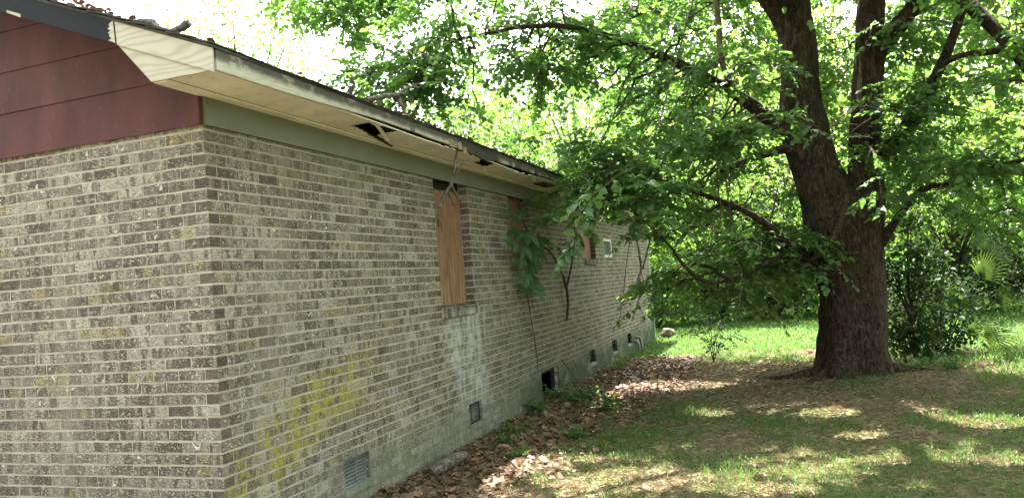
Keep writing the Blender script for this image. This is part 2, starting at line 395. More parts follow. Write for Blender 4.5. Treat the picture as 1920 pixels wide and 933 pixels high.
# ------------------------------------------------------------------ ground
def ground_material():
    n = NT('bare_soil_and_moss', 0.95, 0.1)
    x, y, z = n.xyz()[0:3]
    a = n.noise(0.9, 5); b = n.noise(14, 5); f = n.noise(70, 4)
    soil = n.ramp(b, [(0.3, (0.060, 0.040, 0.027)), (0.5, (0.13, 0.092, 0.062)), (0.72, (0.24, 0.19, 0.135))])
    soil = n.mix(n.m('MULTIPLY', n.step(f, 0.55, 0.7), 0.5), soil, (0.24, 0.19, 0.135))
    green = n.ramp(n.noise(9, 4), [(0.3, (0.03, 0.05, 0.014)), (0.7, (0.07, 0.095, 0.028))])
    lawn = n.step(y, 11.0, 13.5)
    g = n.m('MAXIMUM', n.m('MULTIPLY', n.step(a, 0.46, 0.6), 0.7), n.m('MULTIPLY', lawn, 0.85))
    n.color(n.mix(g, soil, green)); n.bump(n.m('ADD', b, f), 0.6, 0.03)
    return n.mat
xs = np.concatenate([np.linspace(-120, -9, 18), np.arange(-8, 9.01, 0.14), np.linspace(10, 120, 20)])
ys = np.concatenate([np.linspace(-60, -6, 12), np.arange(-5, 15.01, 0.14), np.linspace(16, 40, 25), np.linspace(46, 200, 14)])
gx, gy = np.meshgrid(xs, ys); gh = gz(gx, gy)
nr, ncx = gx.shape
idx = np.arange(nr * ncx).reshape(nr, ncx)
gq = np.stack([idx[:-1, :-1], idx[:-1, 1:], idx[1:, 1:], idx[1:, :-1]], -1).reshape(-1, 4)
link('ground', raw_mesh('ground', np.stack([gx, gy, gh], -1).reshape(-1, 3), gq, None, ground_material(), True), kind='structure')

# ------------------------------------------------------------------ the house
house = thing('brick_house', 'abandoned low house of grey brown brick with maroon gable and rotting eaves', 'house')
HL, HW = 15.55, 8.0                      # length along +Y, width along -X
CH = 0.0735; JT = 0.0135; BL = 0.203      # course height, joint, brick pitch
ZL = [2.6475 - k * CH for k in range(-1, 42)]    # bed joints from the top down
def snap(z): return min(ZL, key=lambda q: abs(q - z))
FR0, SOF = 2.672, 2.862
# openings in the long wall: (y0, y1, z0, z1)
sill1 = snap(1.25); sill2 = snap(1.73); sill3 = snap(1.73)
WIN = [(3.25, 4.10, sill1, 2.75), (5.46, 6.22, sill2, 2.75), (9.15, 9.98, sill3, 2.75), (10.70, 11.46, snap(1.88), snap(2.25))]
VENT = [(1.305, 1.675, snap(0.075), snap(0.29)), (3.75, 4.10, snap(0.075), snap(0.29)), (8.93, 9.38, snap(0.075), snap(0.29)),
        (10.72, 11.15, snap(0.075), snap(0.29)), (12.21, 12.62, snap(0.075), snap(0.29))]
ACC = (6.27, 7.10, snap(-0.14), snap(0.29))
OPEN = WIN + VENT + [ACC]

def wall_sheet(name, u0, u1, z0, z1, openings, place, depth=0.13):
    mb = MB(); g = 0.006
    ops = [(a - g, b + g, c - g, d + g) for a, b, c, d in openings]
    us = sorted({u0, u1, *[o[0] for o in ops], *[o[1] for o in ops]}); zs = sorted({z0, z1, *[min(o[2], z1) for o in ops], *[min(o[3], z1) for o in ops]})
    for a, b in zip(us, us[1:]):
        for c, d in zip(zs, zs[1:]):
            mu, mz = (a + b) / 2, (c + d) / 2
            if any(o[0] < mu < o[1] and o[2] < mz < o[3] for o in ops): continue
            mb.add([place(a, c, -0.0018), place(b, c, -0.0018), place(b, d, -0.0018), place(a, d, -0.0018)], [(0, 1, 2, 3)])
    for a, b, c, d in ops:
        d = min(d, z1)
        for p, q in (((a, c), (a, d)), ((b, d), (b, c)), ((b, c), (a, c)), ((a, d), (b, d))):
            mb.add([place(*p, -0.0018), place(*q, -0.0018), place(*q, -depth), place(*p, -depth)], [(0, 1, 2, 3)])
    return mb.build(name, M['mortar'], house)
side = lambda u, z, w: (w, u, z)
gable = lambda u, z, w: (-u, -w, z)
side_wall = wall_sheet('side_wall', 0.0018, HL - 0.0018, -0.4, 2.74, OPEN, side)
gable_wall = wall_sheet('gable_wall', 0.0018, HW, -0.4, 2.74, [], gable)

def make_brick(u0, u1, z0, z1, depth, place, tone, dark0=0.0, dark1=0.0):
    """a rough-faced brick: front grid with ragged edges and a pitted face, four sides"""
    nu = max(2, int(round((u1 - u0) / 0.045))); nz = 2; proud = random.uniform(-0.0006, 0.002)
    U = np.linspace(u0, u1, nu + 1); Zs = np.linspace(z0, z1, nz + 1)
    V = []; 
    for j in range(nz + 1):
        for i in range(nu + 1):
            ed = 0.0025
            du = random.uniform(-ed, ed); dz = random.uniform(-ed, ed)
            if i not in (0, nu): du *= 2.5
            if i == 0 and u0 == 0.0: du = -0.0012
            w = proud + random.uniform(-0.0004, 0.0010)
            if i in (0, nu) or j in (0, nz): w -= 0.0002
            V.append(place(U[i] + du, Zs[j] + dz, w))
    row = nu + 1
    Q = []; F = []
    for j in range(nz):
        for i in range(nu):
            a = j * row + i; Q.append((a, a + 1, a + row + 1, a + row)); F.append((*tone, 0.0) if False else 0.0)
    ring = [i for i in range(row)] + [j * row + nu for j in range(1, nz + 1)] + [nz * row + i for i in range(nu - 1, -1, -1)] + [j * row for j in range(nz - 1, 0, -1)]
    k = len(V)
    uv = [(U[i % row], Zs[i // row]) for i in ring]
    V += [place(a - (0.0012 if a == 0.0 else 0.0), b, -depth) for a, b in uv]
    nR = len(ring)
    for q in range(nR):
        q2 = (q + 1) % nR
        Q.append((ring[q2], ring[q], k + q, k + q2))
        if abs(uv[q][0] - u1) < 1e-6 and abs(uv[q2][0] - u1) < 1e-6: F.append(dark1)
        elif abs(uv[q][0] - u0) < 1e-6 and abs(uv[q2][0] - u0) < 1e-6: F.append(dark0)
        else: F.append(0.0)
    T = np.array([[tone[0], tone[1], max(tone[2], f)] for f in F])
    return np.array(V), np.array(Q), T

bricks = []          # (area, wall, V, Q, T)
def lay(wall, place, length, openings, phase_rows):
    for k in range(len(ZL) - 1):
        ztop, zbot = ZL[k] - JT / 2, ZL[k + 1] + JT / 2
        if zbot < -0.32: break
        if ztop > 2.74: continue
        zm = (ztop + zbot) / 2
        blocked = sorted([(o[0], o[1]) for o in openings if o[2] < zm < o[3]])
        A = (k % 2 == 0)
        start = 0.0 if A == phase_rows else 0.1015
        u = start; cells = []
        if wall == 'g' and start > 0: pass
        while u < length - 0.02:
            cells.append((u, min(u + BL - 0.0095, length))); u += BL
        out = []
        for a, b in cells:
            segs = [(a, b, 0, 0)]
            for p, q in blocked:
                nx = []
                for s0, s1, e0, e1 in segs:
                    if s1 <= p or s0 >= q: nx.append((s0, s1, e0, e1)); continue
                    if s0 < p - 0.02: nx.append((s0, p, e0, 1))
                    if s1 > q + 0.02: nx.append((q, s1, 1, e1))
                segs = nx
            out += segs
        for s0, s1, e0, e1 in out:
            if s1 - s0 < 0.03: continue
            corner = (s0 == 0.0)
            tone = [random.random(), random.random(), 0.0]
            if (e0 or e1) and s1 - s0 < 0.11 and random.random() < 0.6: tone[2] = 0.8
            elif random.random() < 0.03: tone[2] = 0.7
            d0 = (0.9 if random.random() < 0.55 else 0.1) if corner else (0.9 if e0 and random.random() < 0.7 else 0)
            d1 = 0.9 if e1 and random.random() < 0.8 else 0
            depth = 0.092 if (corner or e0 or e1) else 0.035
            j = 0.0012
            jz = random.uniform(-j, j)
            V, Q, T = make_brick(s0, s1, zbot + jz, ztop + jz, depth, place, tone, d0, d1)
            c = proj(np.array(place((s0 + s1) / 2, zm, 0)))
            e = proj(np.array([place(s0, zbot, 0), place(s1, zbot, 0), place(s0, ztop, 0)]))
            area = abs(np.cross(e[1, :2] - e[0, :2], e[2, :2] - e[0, :2]))
            if not (-5 < c[0] < 1925 and -5 < c[1] < 938): area = 0
            bricks.append((area, wall, V, Q, T))
lay('s', side, HL, OPEN, False)
lay('g', gable, HW, [], True)
bricks.sort(key=lambda b: -b[0])
for area, wall, V, Q, T in bricks[:300]:
    link('brick', raw_mesh('brick', V, Q, None, M['brick'], False, {'tone': T}), side_wall if wall == 's' else gable_wall)
for w, par in (('s', side_wall), ('g', gable_wall)):
    Vs, Qs, Ts, nn = [], [], [], 0
    for area, wall, V, Q, T in bricks[300:]:
        if wall == w: Vs.append(V); Qs.append(Q + nn); Ts.append(T); nn += len(V)
    link('brickwork', raw_mesh('brickwork', np.vstack(Vs), np.vstack(Qs), None, M['brick'], False, {'tone': np.vstack(Ts)}), par, kind='stuff')

# the two walls away from the camera
mb = MB(); mb.box((-HW, 0.02, -0.4), (-HW + 0.1, HL, 2.74)); mb.box((-HW + 0.1, HL - 0.1, -0.4), (-0.11, HL - 0.0, 2.74)); mb.build('rear_wall', M['mortar'], house)
mb = MB(); mb.prism([(-HW, 2.74), (-0.02, 2.74), (-0.02, 2.95), (-4.0, 4.60), (-HW, 2.95)], 1, HL - 0.1, HL - 0.02); mb.build('rear_gable', M['siding'], house)
# near-black sheet painted as the unlit inside of crawl space and rooms
mb = MB(); mb.box((-0.5, 0.2, -0.38), (-0.45, HL - 0.2, 2.7)); mb.build('dark_inner_sheet', M['dark_void'], house)

# --- boarded windows
def boarded(y0, y1, z0, boardtop, glass=False):
    mb = MB(); zs = z0 + 0.118
    for lo, hi in (((-0.15, y0, zs), (-0.105, y0 + 0.04, 2.72)), ((-0.15, y1 - 0.04, zs), (-0.105, y1, 2.72)), ((-0.15, y0 + 0.04, 2.60), (-0.10, y1 - 0.04, 2.72))): mb.box(lo, hi)
    w = mb.build('boarded_window', M['dark_frame'], house)
    # the board: slightly warped sheet with ragged lower edge
    ny, nzb = 8, 14
    Y = np.linspace(y0 + 0.012, y1 - 0.012, ny + 1); Zb = np.linspace(zs + 0.004, boardtop, nzb + 1)
    yy, zz = np.meshgrid(Y, Zb)
    xx = -0.088 + 0.008 * np.sin((yy - y0) * 5) * np.sin((zz - zs) * 2.4)
    zz2 = zz.copy(); zz2[-1] += rng.uniform(-0.006, 0.006, ny + 1) + 0.03 * (Y - y0)
    F = np.stack([xx, yy, zz2], -1).reshape(-1, 3); Bk = F.copy(); Bk[:, 0] -= 0.012
    I = np.arange((ny + 1) * (nzb + 1)).reshape(nzb + 1, ny + 1); n0 = I.size
    q = np.stack([I[:-1, :-1], I[:-1, 1:], I[1:, 1:], I[1:, :-1]], -1).reshape(-1, 4)
    ring = list(I[0, :]) + list(I[1:, -1]) + list(I[-1, :-1][::-1]) + list(I[1:-1, 0][::-1])
    qs = [(ring[(k + 1) % len(ring)], ring[k], ring[k] + n0, ring[(k + 1) % len(ring)] + n0) for k in range(len(ring))]
    link('plywood_board', raw_mesh('plywood_board', np.vstack([F, Bk]), np.vstack([q, q[:, ::-1] + n0, np.array(qs)]), None, M['plywood']), w)
    # rowlock sill of bricks on edge, sloping and standing proud
    nb = int(round((y1 - y0 + 0.02) / 0.0765)); p = (y1 - y0 + 0.02) / nb
    mbm = MB(); mbm.box((-0.11, y0 - 0.006, z0 + 0.002), (0.018, y1 + 0.006, zs - 0.014)); mbm.build('sill_mortar', M['mortar'], w)
    for k in range(nb):
        a = y0 - 0.01 + k * p + 0.005; b = a + p - 0.010
        pr = 0.030 + random.uniform(-0.003, 0.003); zt = zs + random.uniform(-0.003, 0.003)
        V = np.array([(-0.10, a, z0 + 0.006), (pr, a, z0 + 0.004), (pr, b, z0 + 0.004), (-0.10, b, z0 + 0.006), (-0.10, a, zt), (pr, a, zt - 0.018), (pr, b, zt - 0.018), (-0.10, b, zt)])
        V = V + rng.uniform(-0.002, 0.002, V.shape)
        Q = np.array([(0, 3, 2, 1), (4, 5, 6, 7), (0, 1, 5, 4), (1, 2, 6, 5), (2, 3, 7, 6), (3, 0, 4, 7)])
        t = [random.random(), random.random() * 0.8, 0.8 if k % 3 == 1 else random.uniform(0, .45)]
        link('sill_brick', raw_mesh('sill_brick', V, Q, None, M['brick'], False, {'tone': np.tile(t, (6, 1))}), w)
    return w
boarded(*WIN[0][:2], WIN[0][2], 2.585)
boarded(*WIN[1][:2], WIN[1][2], 2.67)
boarded(*WIN[2][:2], WIN[2][2], 2.60)
# small white-framed window
y0, y1, z0, z1 = WIN[3]
mb = MB()
for lo, hi in (((-0.12, y0 + .002, z0 + .002), (-0.015, y0 + 0.07, z1 - .002)), ((-0.12, y1 - 0.07, z0 + .002), (-0.015, y1 - .002, z1 - .002)), ((-0.12, y0 + 0.07, z0 + .002), (-0.017, y1 - 0.07, z0 + 0.05)), ((-0.12, y0 + 0.07, z1 - 0.05), (-0.017, y1 - 0.07, z1 - .002))): mb.box(lo, hi)
w4 = mb.build('window', M['white_frame'], house)
mb = MB(); mb.box((-0.075, y0 + 0.06, z0 + 0.04), (-0.068, y1 - 0.06, z1 - 0.04)); mb.build('pane', M['pane'], w4)

# --- crawl space vents
def vent(o, kind):
    y0, y1, z0, z1 = o; e = 0.003
    mb = MB(); fw = 0.016
    for lo, hi in (((-0.055, y0 + e, z0 + e), (-0.03, y0 + fw, z1 - e)), ((-0.055, y1 - fw, z0 + e), (-0.03, y1 - e, z1 - e)), ((-0.055, y0 + fw, z0 + e), (-0.03, y1 - fw, z0 + fw)), ((-0.055, y0 + fw, z1 - fw), (-0.03, y1 - fw, z1 - e))): mb.box(lo, hi)
    v = mb.build('crawl_vent', M['galv'] if kind == 0 else M['dark_frame'], house)
    mb = MB(); mb.box((-0.12, y0 - 0.012, z0 - 0.045), (0.012, y1 + 0.012, z0 + 0.004)); mb.build('vent_sill', M['concrete'], v)
    if kind == 0:
        ns = 7
        for k in range(ns):
            zc = z0 + fw + (k + 0.5) * (z1 - z0 - 2 * fw) / ns
            mb = MB(); mb.add([(-0.052, y0 + fw, zc + 0.006), (-0.034, y0 + fw, zc - 0.005), (-0.034, y1 - fw, zc - 0.005), (-0.052, y1 - fw, zc + 0.006),
                               (-0.052, y0 + fw, zc + 0.009), (-0.034, y0 + fw, zc - 0.001), (-0.034, y1 - fw, zc - 0.001), (-0.052, y1 - fw, zc + 0.009)],
                              [(0, 3, 2, 1), (4, 5, 6, 7), (0, 1, 5, 4), (1, 2, 6, 5), (2, 3, 7, 6), (3, 0, 4, 7)])
            mb.build('slat', M['galv'], v)
        mb = MB(); ym = (y0 + y1) / 2 + 0.015; mb.box((-0.034, ym, z0 + fw), (-0.026, ym + 0.012, z1 - fw)); mb.build('centre_bar', M['galv'], v)
        mb = MB()
        for yy in np.arange(y0 + 0.03, y1 - 0.02, 0.02): mb.box((-0.06, yy, z0 + fw), (-0.057, yy + 0.003, z1 - fw))
        mb.build('insect_screen', M['galv'], v)
        mb = MB(); mb.box((-0.09, y0 + 0.002, z0 + 0.004), (-0.085, y1 - 0.002, z1 - 0.002)); mb.build('void_sheet', M['dark_void'], v)  # last sheet: near-black, painted as the dark behind the slats
    else:
        mb = MB()
        if kind == 1:
            for yy in np.arange(y0 + 0.04, y1 - 0.02, 0.035): mb.box((-0.045, yy, z0 + fw), (-0.041, yy + 0.004, z1 - fw))
            for zz in np.arange(z0 + 0.03, z1 - 0.01, 0.025): mb.box((-0.041, y0 + fw, zz), (-0.037, y1 - fw, zz + 0.004))
            mb.build('wire_screen', M['galv'], v)
for i, o in enumerate(VENT): vent(o, (0, 1, 2, 2, 2)[i])
y0, y1, z0, z1 = ACC
mb = MB(); mb.box((-0.12, y0 + .003, z1 - 0.05), (-0.07, y1 - .003, z1 - .003)); mb.box((-0.12, y0 + .003, z0), (-0.07, y0 + 0.05, z1 - 0.05)); mb.box((-0.12, y1 - 0.05, z0), (-0.07, y1 - .003, z1 - 0.05))
acc = mb.build('crawl_opening', M['dark_frame'], house)
mb = MB(); t = np.linspace(0, 1, 40)
mb.tube(np.stack([-0.30 + 0 * t, y0 + 0.48 + 0.05 * np.sin(t * 3), z0 + t * 0.42], -1), 0.075 + 0.022 * np.sin(t * 2 * np.pi * 4), 14); mb.build('flexible_duct', M['duct'], acc, True)
# pipe stubs near the far vent
for k, (yy, hh) in enumerate(((12.75, 0.20), (13.05, 0.26))):
    mb = MB(); P = spline([(-0.02, yy, 0.02 + hh - 0.13), (0.07, yy, 0.02 + hh - 0.12), (0.12, yy, hh - 0.16), (0.125, yy, -0.2)], 14)
    mb.tube(P, [0.028] * 14, 8); mb.build('pipe_stub', M['pipe'], house, True)

# --- frieze board, soffit, fascia
mb = MB(); mb.box((0.002, 0.004, FR0), (0.022, HL, SOF + 0.02)); mb.build('frieze_board', M['frieze'], house)
EX = 0.42; YF = -0.394
soffit = MB(); soffit.box((0.0225, YF + 0.02, 2.848), (0.092, HL + 0.3, 2.861)); soffit = soffit.build('soffit', M['soffit_trim'], house)
mb = MB(); mb.box((-0.004, YF + 0.02, 2.850), (0.0215, 0.003, 2.869)); mb.build('soffit_edge', M['soffit_trim'], soffit)
def zs_(x, y):
    out = (x - 0.09) / 0.33
    return 2.864 + out * (0.030 * math.exp(-max(0, y - YF) / 0.5) + 0.006) - 0.012 * out * math.exp(-((y - 2.3) / 0.6) ** 2) - 0.02 * out * math.exp(-((y - 4.6) / 0.7) ** 2)
hole1 = [on(px, py, 2, 2.866)[:2] for px, py in ((656, 236), (675, 233), (692, 231), (706, 236), (724, 236), (741, 240), (757, 246), (738, 249), (724, 251), (716, 252), (709, 254), (722, 262), (736, 272), (720, 266), (700, 257), (680, 247))]
hole1 = [(min(p[0], 0.405), p[1]) for p in hole1]
hole2 = [on(px, py, 2, 2.866)[:2] for px, py in ((884, 305), (897, 303), (903, 297), (915, 296), (928, 299), (940, 305), (922, 309), (908, 313), (900, 310))]
hole2 = [(min(p[0], 0.405), p[1]) for p in hole2]
hole3 = [tuple(on(px, py, 2, 2.866)[:2]) for px, py in ((812, 263), (835, 268), (858, 276), (876, 284), (866, 287), (845, 280), (822, 270))]
hole3 = [(min(p[0], 0.41), p[1]) for p in hole3]
hole4 = [tuple(on(px, py, 2, 2.866)[:2]) for px, py in ((955, 312), (972, 314), (990, 321), (1004, 330), (990, 331), (970, 322))]
hole4 = [(min(p[0], 0.41), p[1]) for p in hole4]
def panel(a, b, holes):
    outer = [(0.0925, a)] + [(0.0925 + 0.33 * k / 6, a) for k in range(1, 7)] + [(EX - 0.001, a + (b - a) * k / 12) for k in range(1, 13)] + [(EX - 0.001 - 0.33 * k / 6, b) for k in range(1, 6)] + [(0.0925, b - (b - a) * k / 12) for k in range(0, 12)]
    if holes:                              # torn plywood: small cells, those inside a hole are gone
        nxp, nyp = 18, int((b - a) / 0.02)
        gxp, gyp = np.meshgrid(np.linspace(0.0925, EX - 0.001, nxp + 1), np.linspace(a, b, nyp + 1))
        jx = rng.uniform(-0.006, 0.006, gxp.shape); jy = rng.uniform(-0.007, 0.007, gxp.shape)
        jx[:, 0] = jx[:, -1] = 0; jy[0] = jy[-1] = 0
        gxp = gxp + jx; gyp = gyp + jy
        def inside(x, y, L):
            c = False
            for (x1, y1), (x2, y2) in zip(L, L[1:] + L[:1]):
                if (y1 > y) != (y2 > y) and x < (x2 - x1) * (y - y1) / (y2 - y1) + x1: c = not c
            return c
        zz = np.array([[zs_(p, q) for p, q in zip(r1, r2)] for r1, r2 in zip(gxp, gyp)])
        V = np.stack([gxp, gyp, zz], -1).reshape(-1, 3); n0 = len(V); V = np.vstack([V, V + (0, 0, 0.009)])
        I = np.arange(n0).reshape(nyp + 1, nxp + 1); keep = np.ones((nyp, nxp), bool)
        for j in range(nyp):
            for i in range(nxp):
                x = gxp[j:j + 2, i:i + 2].mean(); y = gyp[j:j + 2, i:i + 2].mean()
                if any(inside(x, y, L) for L in holes): keep[j, i] = False
        Q = []
        for j in range(nyp):
            for i in range(nxp):
                if not keep[j, i]: continue
                c = (I[j, i], I[j, i + 1], I[j + 1, i + 1], I[j + 1, i])
                Q.append(c[::-1]); Q.append(tuple(k + n0 for k in c))
                for (dj, di, p, q) in ((-1, 0, 0, 1), (0, 1, 1, 2), (1, 0, 2, 3), (0, -1, 3, 0)):
                    jj, ii = j + dj, i + di
                    if not (0 <= jj < nyp and 0 <= ii < nxp) or not keep[jj, ii]: Q.append((c[p], c[q], c[q] + n0, c[p] + n0))
        mb = MB(); mb.add(V, Q)
        return mb.build('soffit_panel', M['soffit'], soffit)
    loops = [outer] + holes
    tri = tessellate_polygon([[Vector((p[0], p[1], 0)) for p in L] for L in loops])
    pts = [p for L in loops for p in L]; n = len(pts)
    V = [(p[0], p[1], zs_(p[0], p[1])) for p in pts] + [(p[0], p[1], zs_(p[0], p[1]) + 0.009) for p in pts]
    Q = []; k = 0
    for L in loops:
        m = len(L); Q += [(k + i, k + (i + 1) % m, k + (i + 1) % m + n, k + i + n) for i in range(m)]; k += m
    mb = MB(); mb.add(V, Q, [tuple(t) for t in tri] + [tuple(i + n for i in t[::-1]) for t in tri])
    return mb.build('soffit_panel', M['soffit'], soffit)
yb = [YF + 0.022, 2.86, 5.29, 7.72, 10.15, 12.6, 15.8]
panel(yb[0], yb[1] - 0.004, [hole1, hole3])
panel(yb[1], yb[2] - 0.004, [hole2, hole3, hole4])
for a, b in zip(yb[2:], yb[3:]): panel(a, b - 0.004, [])
# torn plies hanging at the holes
def rag(name, P, w, mat, par):
    P = np.asarray(P, float); n = len(P); W = np.asarray(w, float)
    V = np.vstack([P - W * 0.5, P + W * 0.5, P - W * 0.5 + (0, 0, .004), P + W * 0.5 + (0, 0, .004)])
    Q = []
    for i in range(n - 1): Q += [(i, i + 1, n + i + 1, n + i), (2 * n + i, 3 * n + i, 3 * n + i + 1, 2 * n + i + 1), (i, 2 * n + i, 2 * n + i + 1, i + 1), (n + i, n + i + 1, 3 * n + i + 1, 3 * n + i)]
    mb = MB(); mb.add(V, Q); return mb.build(name, mat, par)
a = np.array([*on(706, 235, 2, 2.866)]); b = np.array([*on(727, 258, 2, 2.85)])
rag('torn_ply', [a + (b - a) * t + (0, 0, -0.03 * t * t) for t in np.linspace(0, 1, 6)], (0.02, 0.035, 0.0), M['soffit'], soffit)
a = np.array([*on(690, 250, 2, 2.855)]); b = np.array([*on(735, 271, 2, 2.845)])
rag('torn_ply', [a + (b - a) * t + (0, 0, -0.02 * t) for t in np.linspace(0, 1, 6)], (0.025, 0.0, 0.0), M['rot'], soffit)
for px, py, ln in ((842, 262, .22), (860, 268, .16), (872, 277, .12), (980, 325, .2), (1000, 330, .18), (908, 312, .14)):
    a = on(px, py, 2, 2.858); d = np.array([-0.05, ln, 0.0])
    rag('torn_ply', [a + d * t + (0, 0, -0.035 * t * t + 0.004) for t in np.linspace(0, 1, 5)], (0.03, 0.01, 0.0), random.choice([M['rot'], M['soffit_trim']]), soffit)
# soffit vent with slats
sv0, sv1 = on(1014, 345, 2, 2.86), on(1047, 347, 2, 2.86)
vy0, vy1, vx0, vx1 = 5.95, 6.45, 0.20, 0.36
mb = MB()
for lo, hi in (((vx0, vy0, 2.845), (vx1, vy0 + .02, 2.858)), ((vx0, vy1 - .02, 2.845), (vx1, vy1, 2.858)), ((vx0, vy0 + .02, 2.845), (vx0 + .015, vy1 - .02, 2.858)), ((vx1 - .015, vy0 + .02, 2.845), (vx1, vy1 - .02, 2.858))): mb.box(lo, hi)
sv = mb.build('soffit_vent', M['brown_vent'], house)
for k in range(6):
    mb = MB(); xx = vx0 + 0.025 + k * 0.021; mb.box((xx, vy0 + .02, 2.848), (xx + 0.009, vy1 - .02, 2.856)); mb.build('slat', M['brown_vent'], sv)
mb = MB(); mb.box((vx0 + .005, vy0 + .005, 2.857), (vx1 - .005, vy1 - .005, 2.8595)); mb.build('void_backing', M['dark_void'], sv)  # near-black sheet painted as the dark above the slats

# fascia boards along the eave: each with a slightly ragged lower edge
def fascia(a, b, ragged, sag=0.0, proud=0.0):
    n = max(4, int((b - a) / 0.06)); Y = np.linspace(a, b, n)
    lo = 2.858 + 0.03 * smooth01(0.2, 1.6, Y) + 0.006 * np.sin(Y * 1.3) + ragged * rng.uniform(-1, 1, n) - sag * np.sin((Y - a) / (b - a) * math.pi); hi = np.full(n, 2.972)
    V = np.vstack([np.stack([np.full(n, x + proud), Y, z], -1) for x, z in ((EX + 0.022, lo), (EX + 0.022, hi), (EX, hi), (EX, lo))])
    Q = []
    for i in range(n - 1):
        for r in range(4):
            r2 = (r + 1) % 4; Q.append((r * n + i, r * n + i + 1, r2 * n + i + 1, r2 * n + i))
    Q += [(0, n, 2 * n, 3 * n), (n - 1, 4 * n - 1, 3 * n - 1, 2 * n - 1)]
    mb = MB(); mb.add(V, Q); return mb.build('fascia_board', M['fascia'], house)
fascia(YF + 0.0205, 2.0, 0.001); fascia(2.004, 2.75, 0.003); fascia(2.754, 4.1, 0.012, 0.02, 0.004); fascia(4.104, 7.6, 0.004); fascia(7.604, 12.0, 0.003); fascia(12.004, 15.9, 0.003)
# gable trim: rake boards, the white end of the rake and the panel that closes the eave box
zt = lambda x: 3.152 - 0.4 * x          # under the shingles
mb = MB(); mb.prism([(-0.243, 3.117), (-0.004, 2.855), (EX + 0.02, 2.853), (EX + 0.02, 2.858), (0.0, 3.024)], 1, YF + 0.003, YF + 0.018); mb.build('cornice_panel', M['bare_wood'], house)
mb = MB(); mb.prism([(-0.245, zt(-0.245)), (-0.235, zt(-0.235) - 0.137), (EX + 0.022, zt(EX + 0.022) - 0.137), (EX + 0.022, zt(EX + 0.022) - 0.004)], 1, YF - 0.006, YF + 0.0025); mb.build('rake_end_board', M['bare_wood'], house)
mb = MB(); mb.prism([(-4.0, zt(-4.0)), (-4.0, zt(-4.0) - 0.132), (-0.240, zt(-0.240) - 0.132), (-0.250, zt(-0.250))], 1, YF - 0.009, YF + 0.018); mb.build('rake_board', M['black_rake'], house)
mb = MB(); mb.prism([(-8.45, zt(0.45)), (-8.45, zt(0.45) - 0.132), (-4.002, zt(-4.0) - 0.132), (-4.002, zt(-4.0))], 1, YF - 0.009, YF + 0.018); mb.build('rake_board', M['black_rake'], house)
mb = MB(); x0 = -0.03; mb.add([(-4.0, YF + 0.0185, zt(-4) - 0.115), (x0, YF + 0.0185, zt(x0) - 0.115), (x0, -0.003, zt(x0) - 0.115), (-4.0, -0.003, zt(-4) - 0.115), (-4.0, YF + 0.0185, zt(-4) - 0.105), (x0, YF + 0.0185, zt(x0) - 0.105), (x0, -0.003, zt(x0) - 0.105), (-4.0, -0.003, zt(-4) - 0.105)],
       [(0, 3, 2, 1), (4, 5, 6, 7), (0, 1, 5, 4), (1, 2, 6, 5), (2, 3, 7, 6), (3, 0, 4, 7)]); mb.build('rake_soffit', M['siding_soffit'], house)
# bare scraps of paintless wood on the black board
mb = MB(); mb.prism([(-1.10, zt(-1.10) - 0.128), (-1.10, zt(-1.10) - 0.112), (-0.985, zt(-0.985) - 0.113), (-0.985, zt(-0.985) - 0.134)], 1, YF - 0.0105, YF - 0.0085); mb.build('bare_patch', M['bare_wood'], house)
mb = MB(); pts = [(-0.252, zt(-0.252) - 0.001)] + [(-0.262 - random.uniform(0, 0.02) - 0.014 * (k % 2), zt(-0.26) - 0.01 - 0.0115 * k) for k in range(11)] + [(-0.243, zt(-0.243) - 0.131)]
mb.prism(pts, 1, YF - 0.0105, YF - 0.0085); mb.build('bare_patch', M['bare_wood'], house)
# maroon lap siding on the gable
lap = [2.674, 2.983, 3.267, 3.55, 3.835, 4.12, 4.40, 4.62]
for k in range(7):
    z0, z1 = lap[k], lap[k + 1] + 0.012
    f = lambda z: min(-0.004, (zt(0) - 0.116 - z) / 0.4 + 0.0)       # right end of the board under the rake soffit
    xr0, xr1 = f(z0), f(z1); xm = None
    poly = [(-8 - xr0, z0), (xr0, z0)]
    if xr1 < -0.004 and xr0 == -0.004: poly.append((-0.004, zt(-0.004) - 0.116))
    poly += [(xr1, z1), (-8 - xr1, z1)]
    if xr1 < -0.004 and xr0 == -0.004: poly.append((-8.0, zt(-0.004) - 0.116))
    n = len(poly)
    dy = lambda z: -0.024 + 0.008 * (z - z0) / (z1 - z0)
    V = [(x, dy(z), z) for x, z in poly] + [(x, dy(z) + 0.0075, z) for x, z in poly]
    Q = [(i, (i + 1) % n, (i + 1) % n + n, i + n) for i in range(n)]
    tri = tessellate_polygon([[Vector((p[0], p[1], 0)) for p in poly]])
    mb = MB(); mb.add(V, Q, [tuple(t) for t in tri] + [tuple(i + n for i in t[::-1]) for t in tri]); mb.build('siding_board', M['siding'], house)
mb = MB(); mb.box((-0.006, -0.0335, 2.6745), (0.001, 0.0035, 2.849)); mb.build('corner_trim', M['siding'], house)
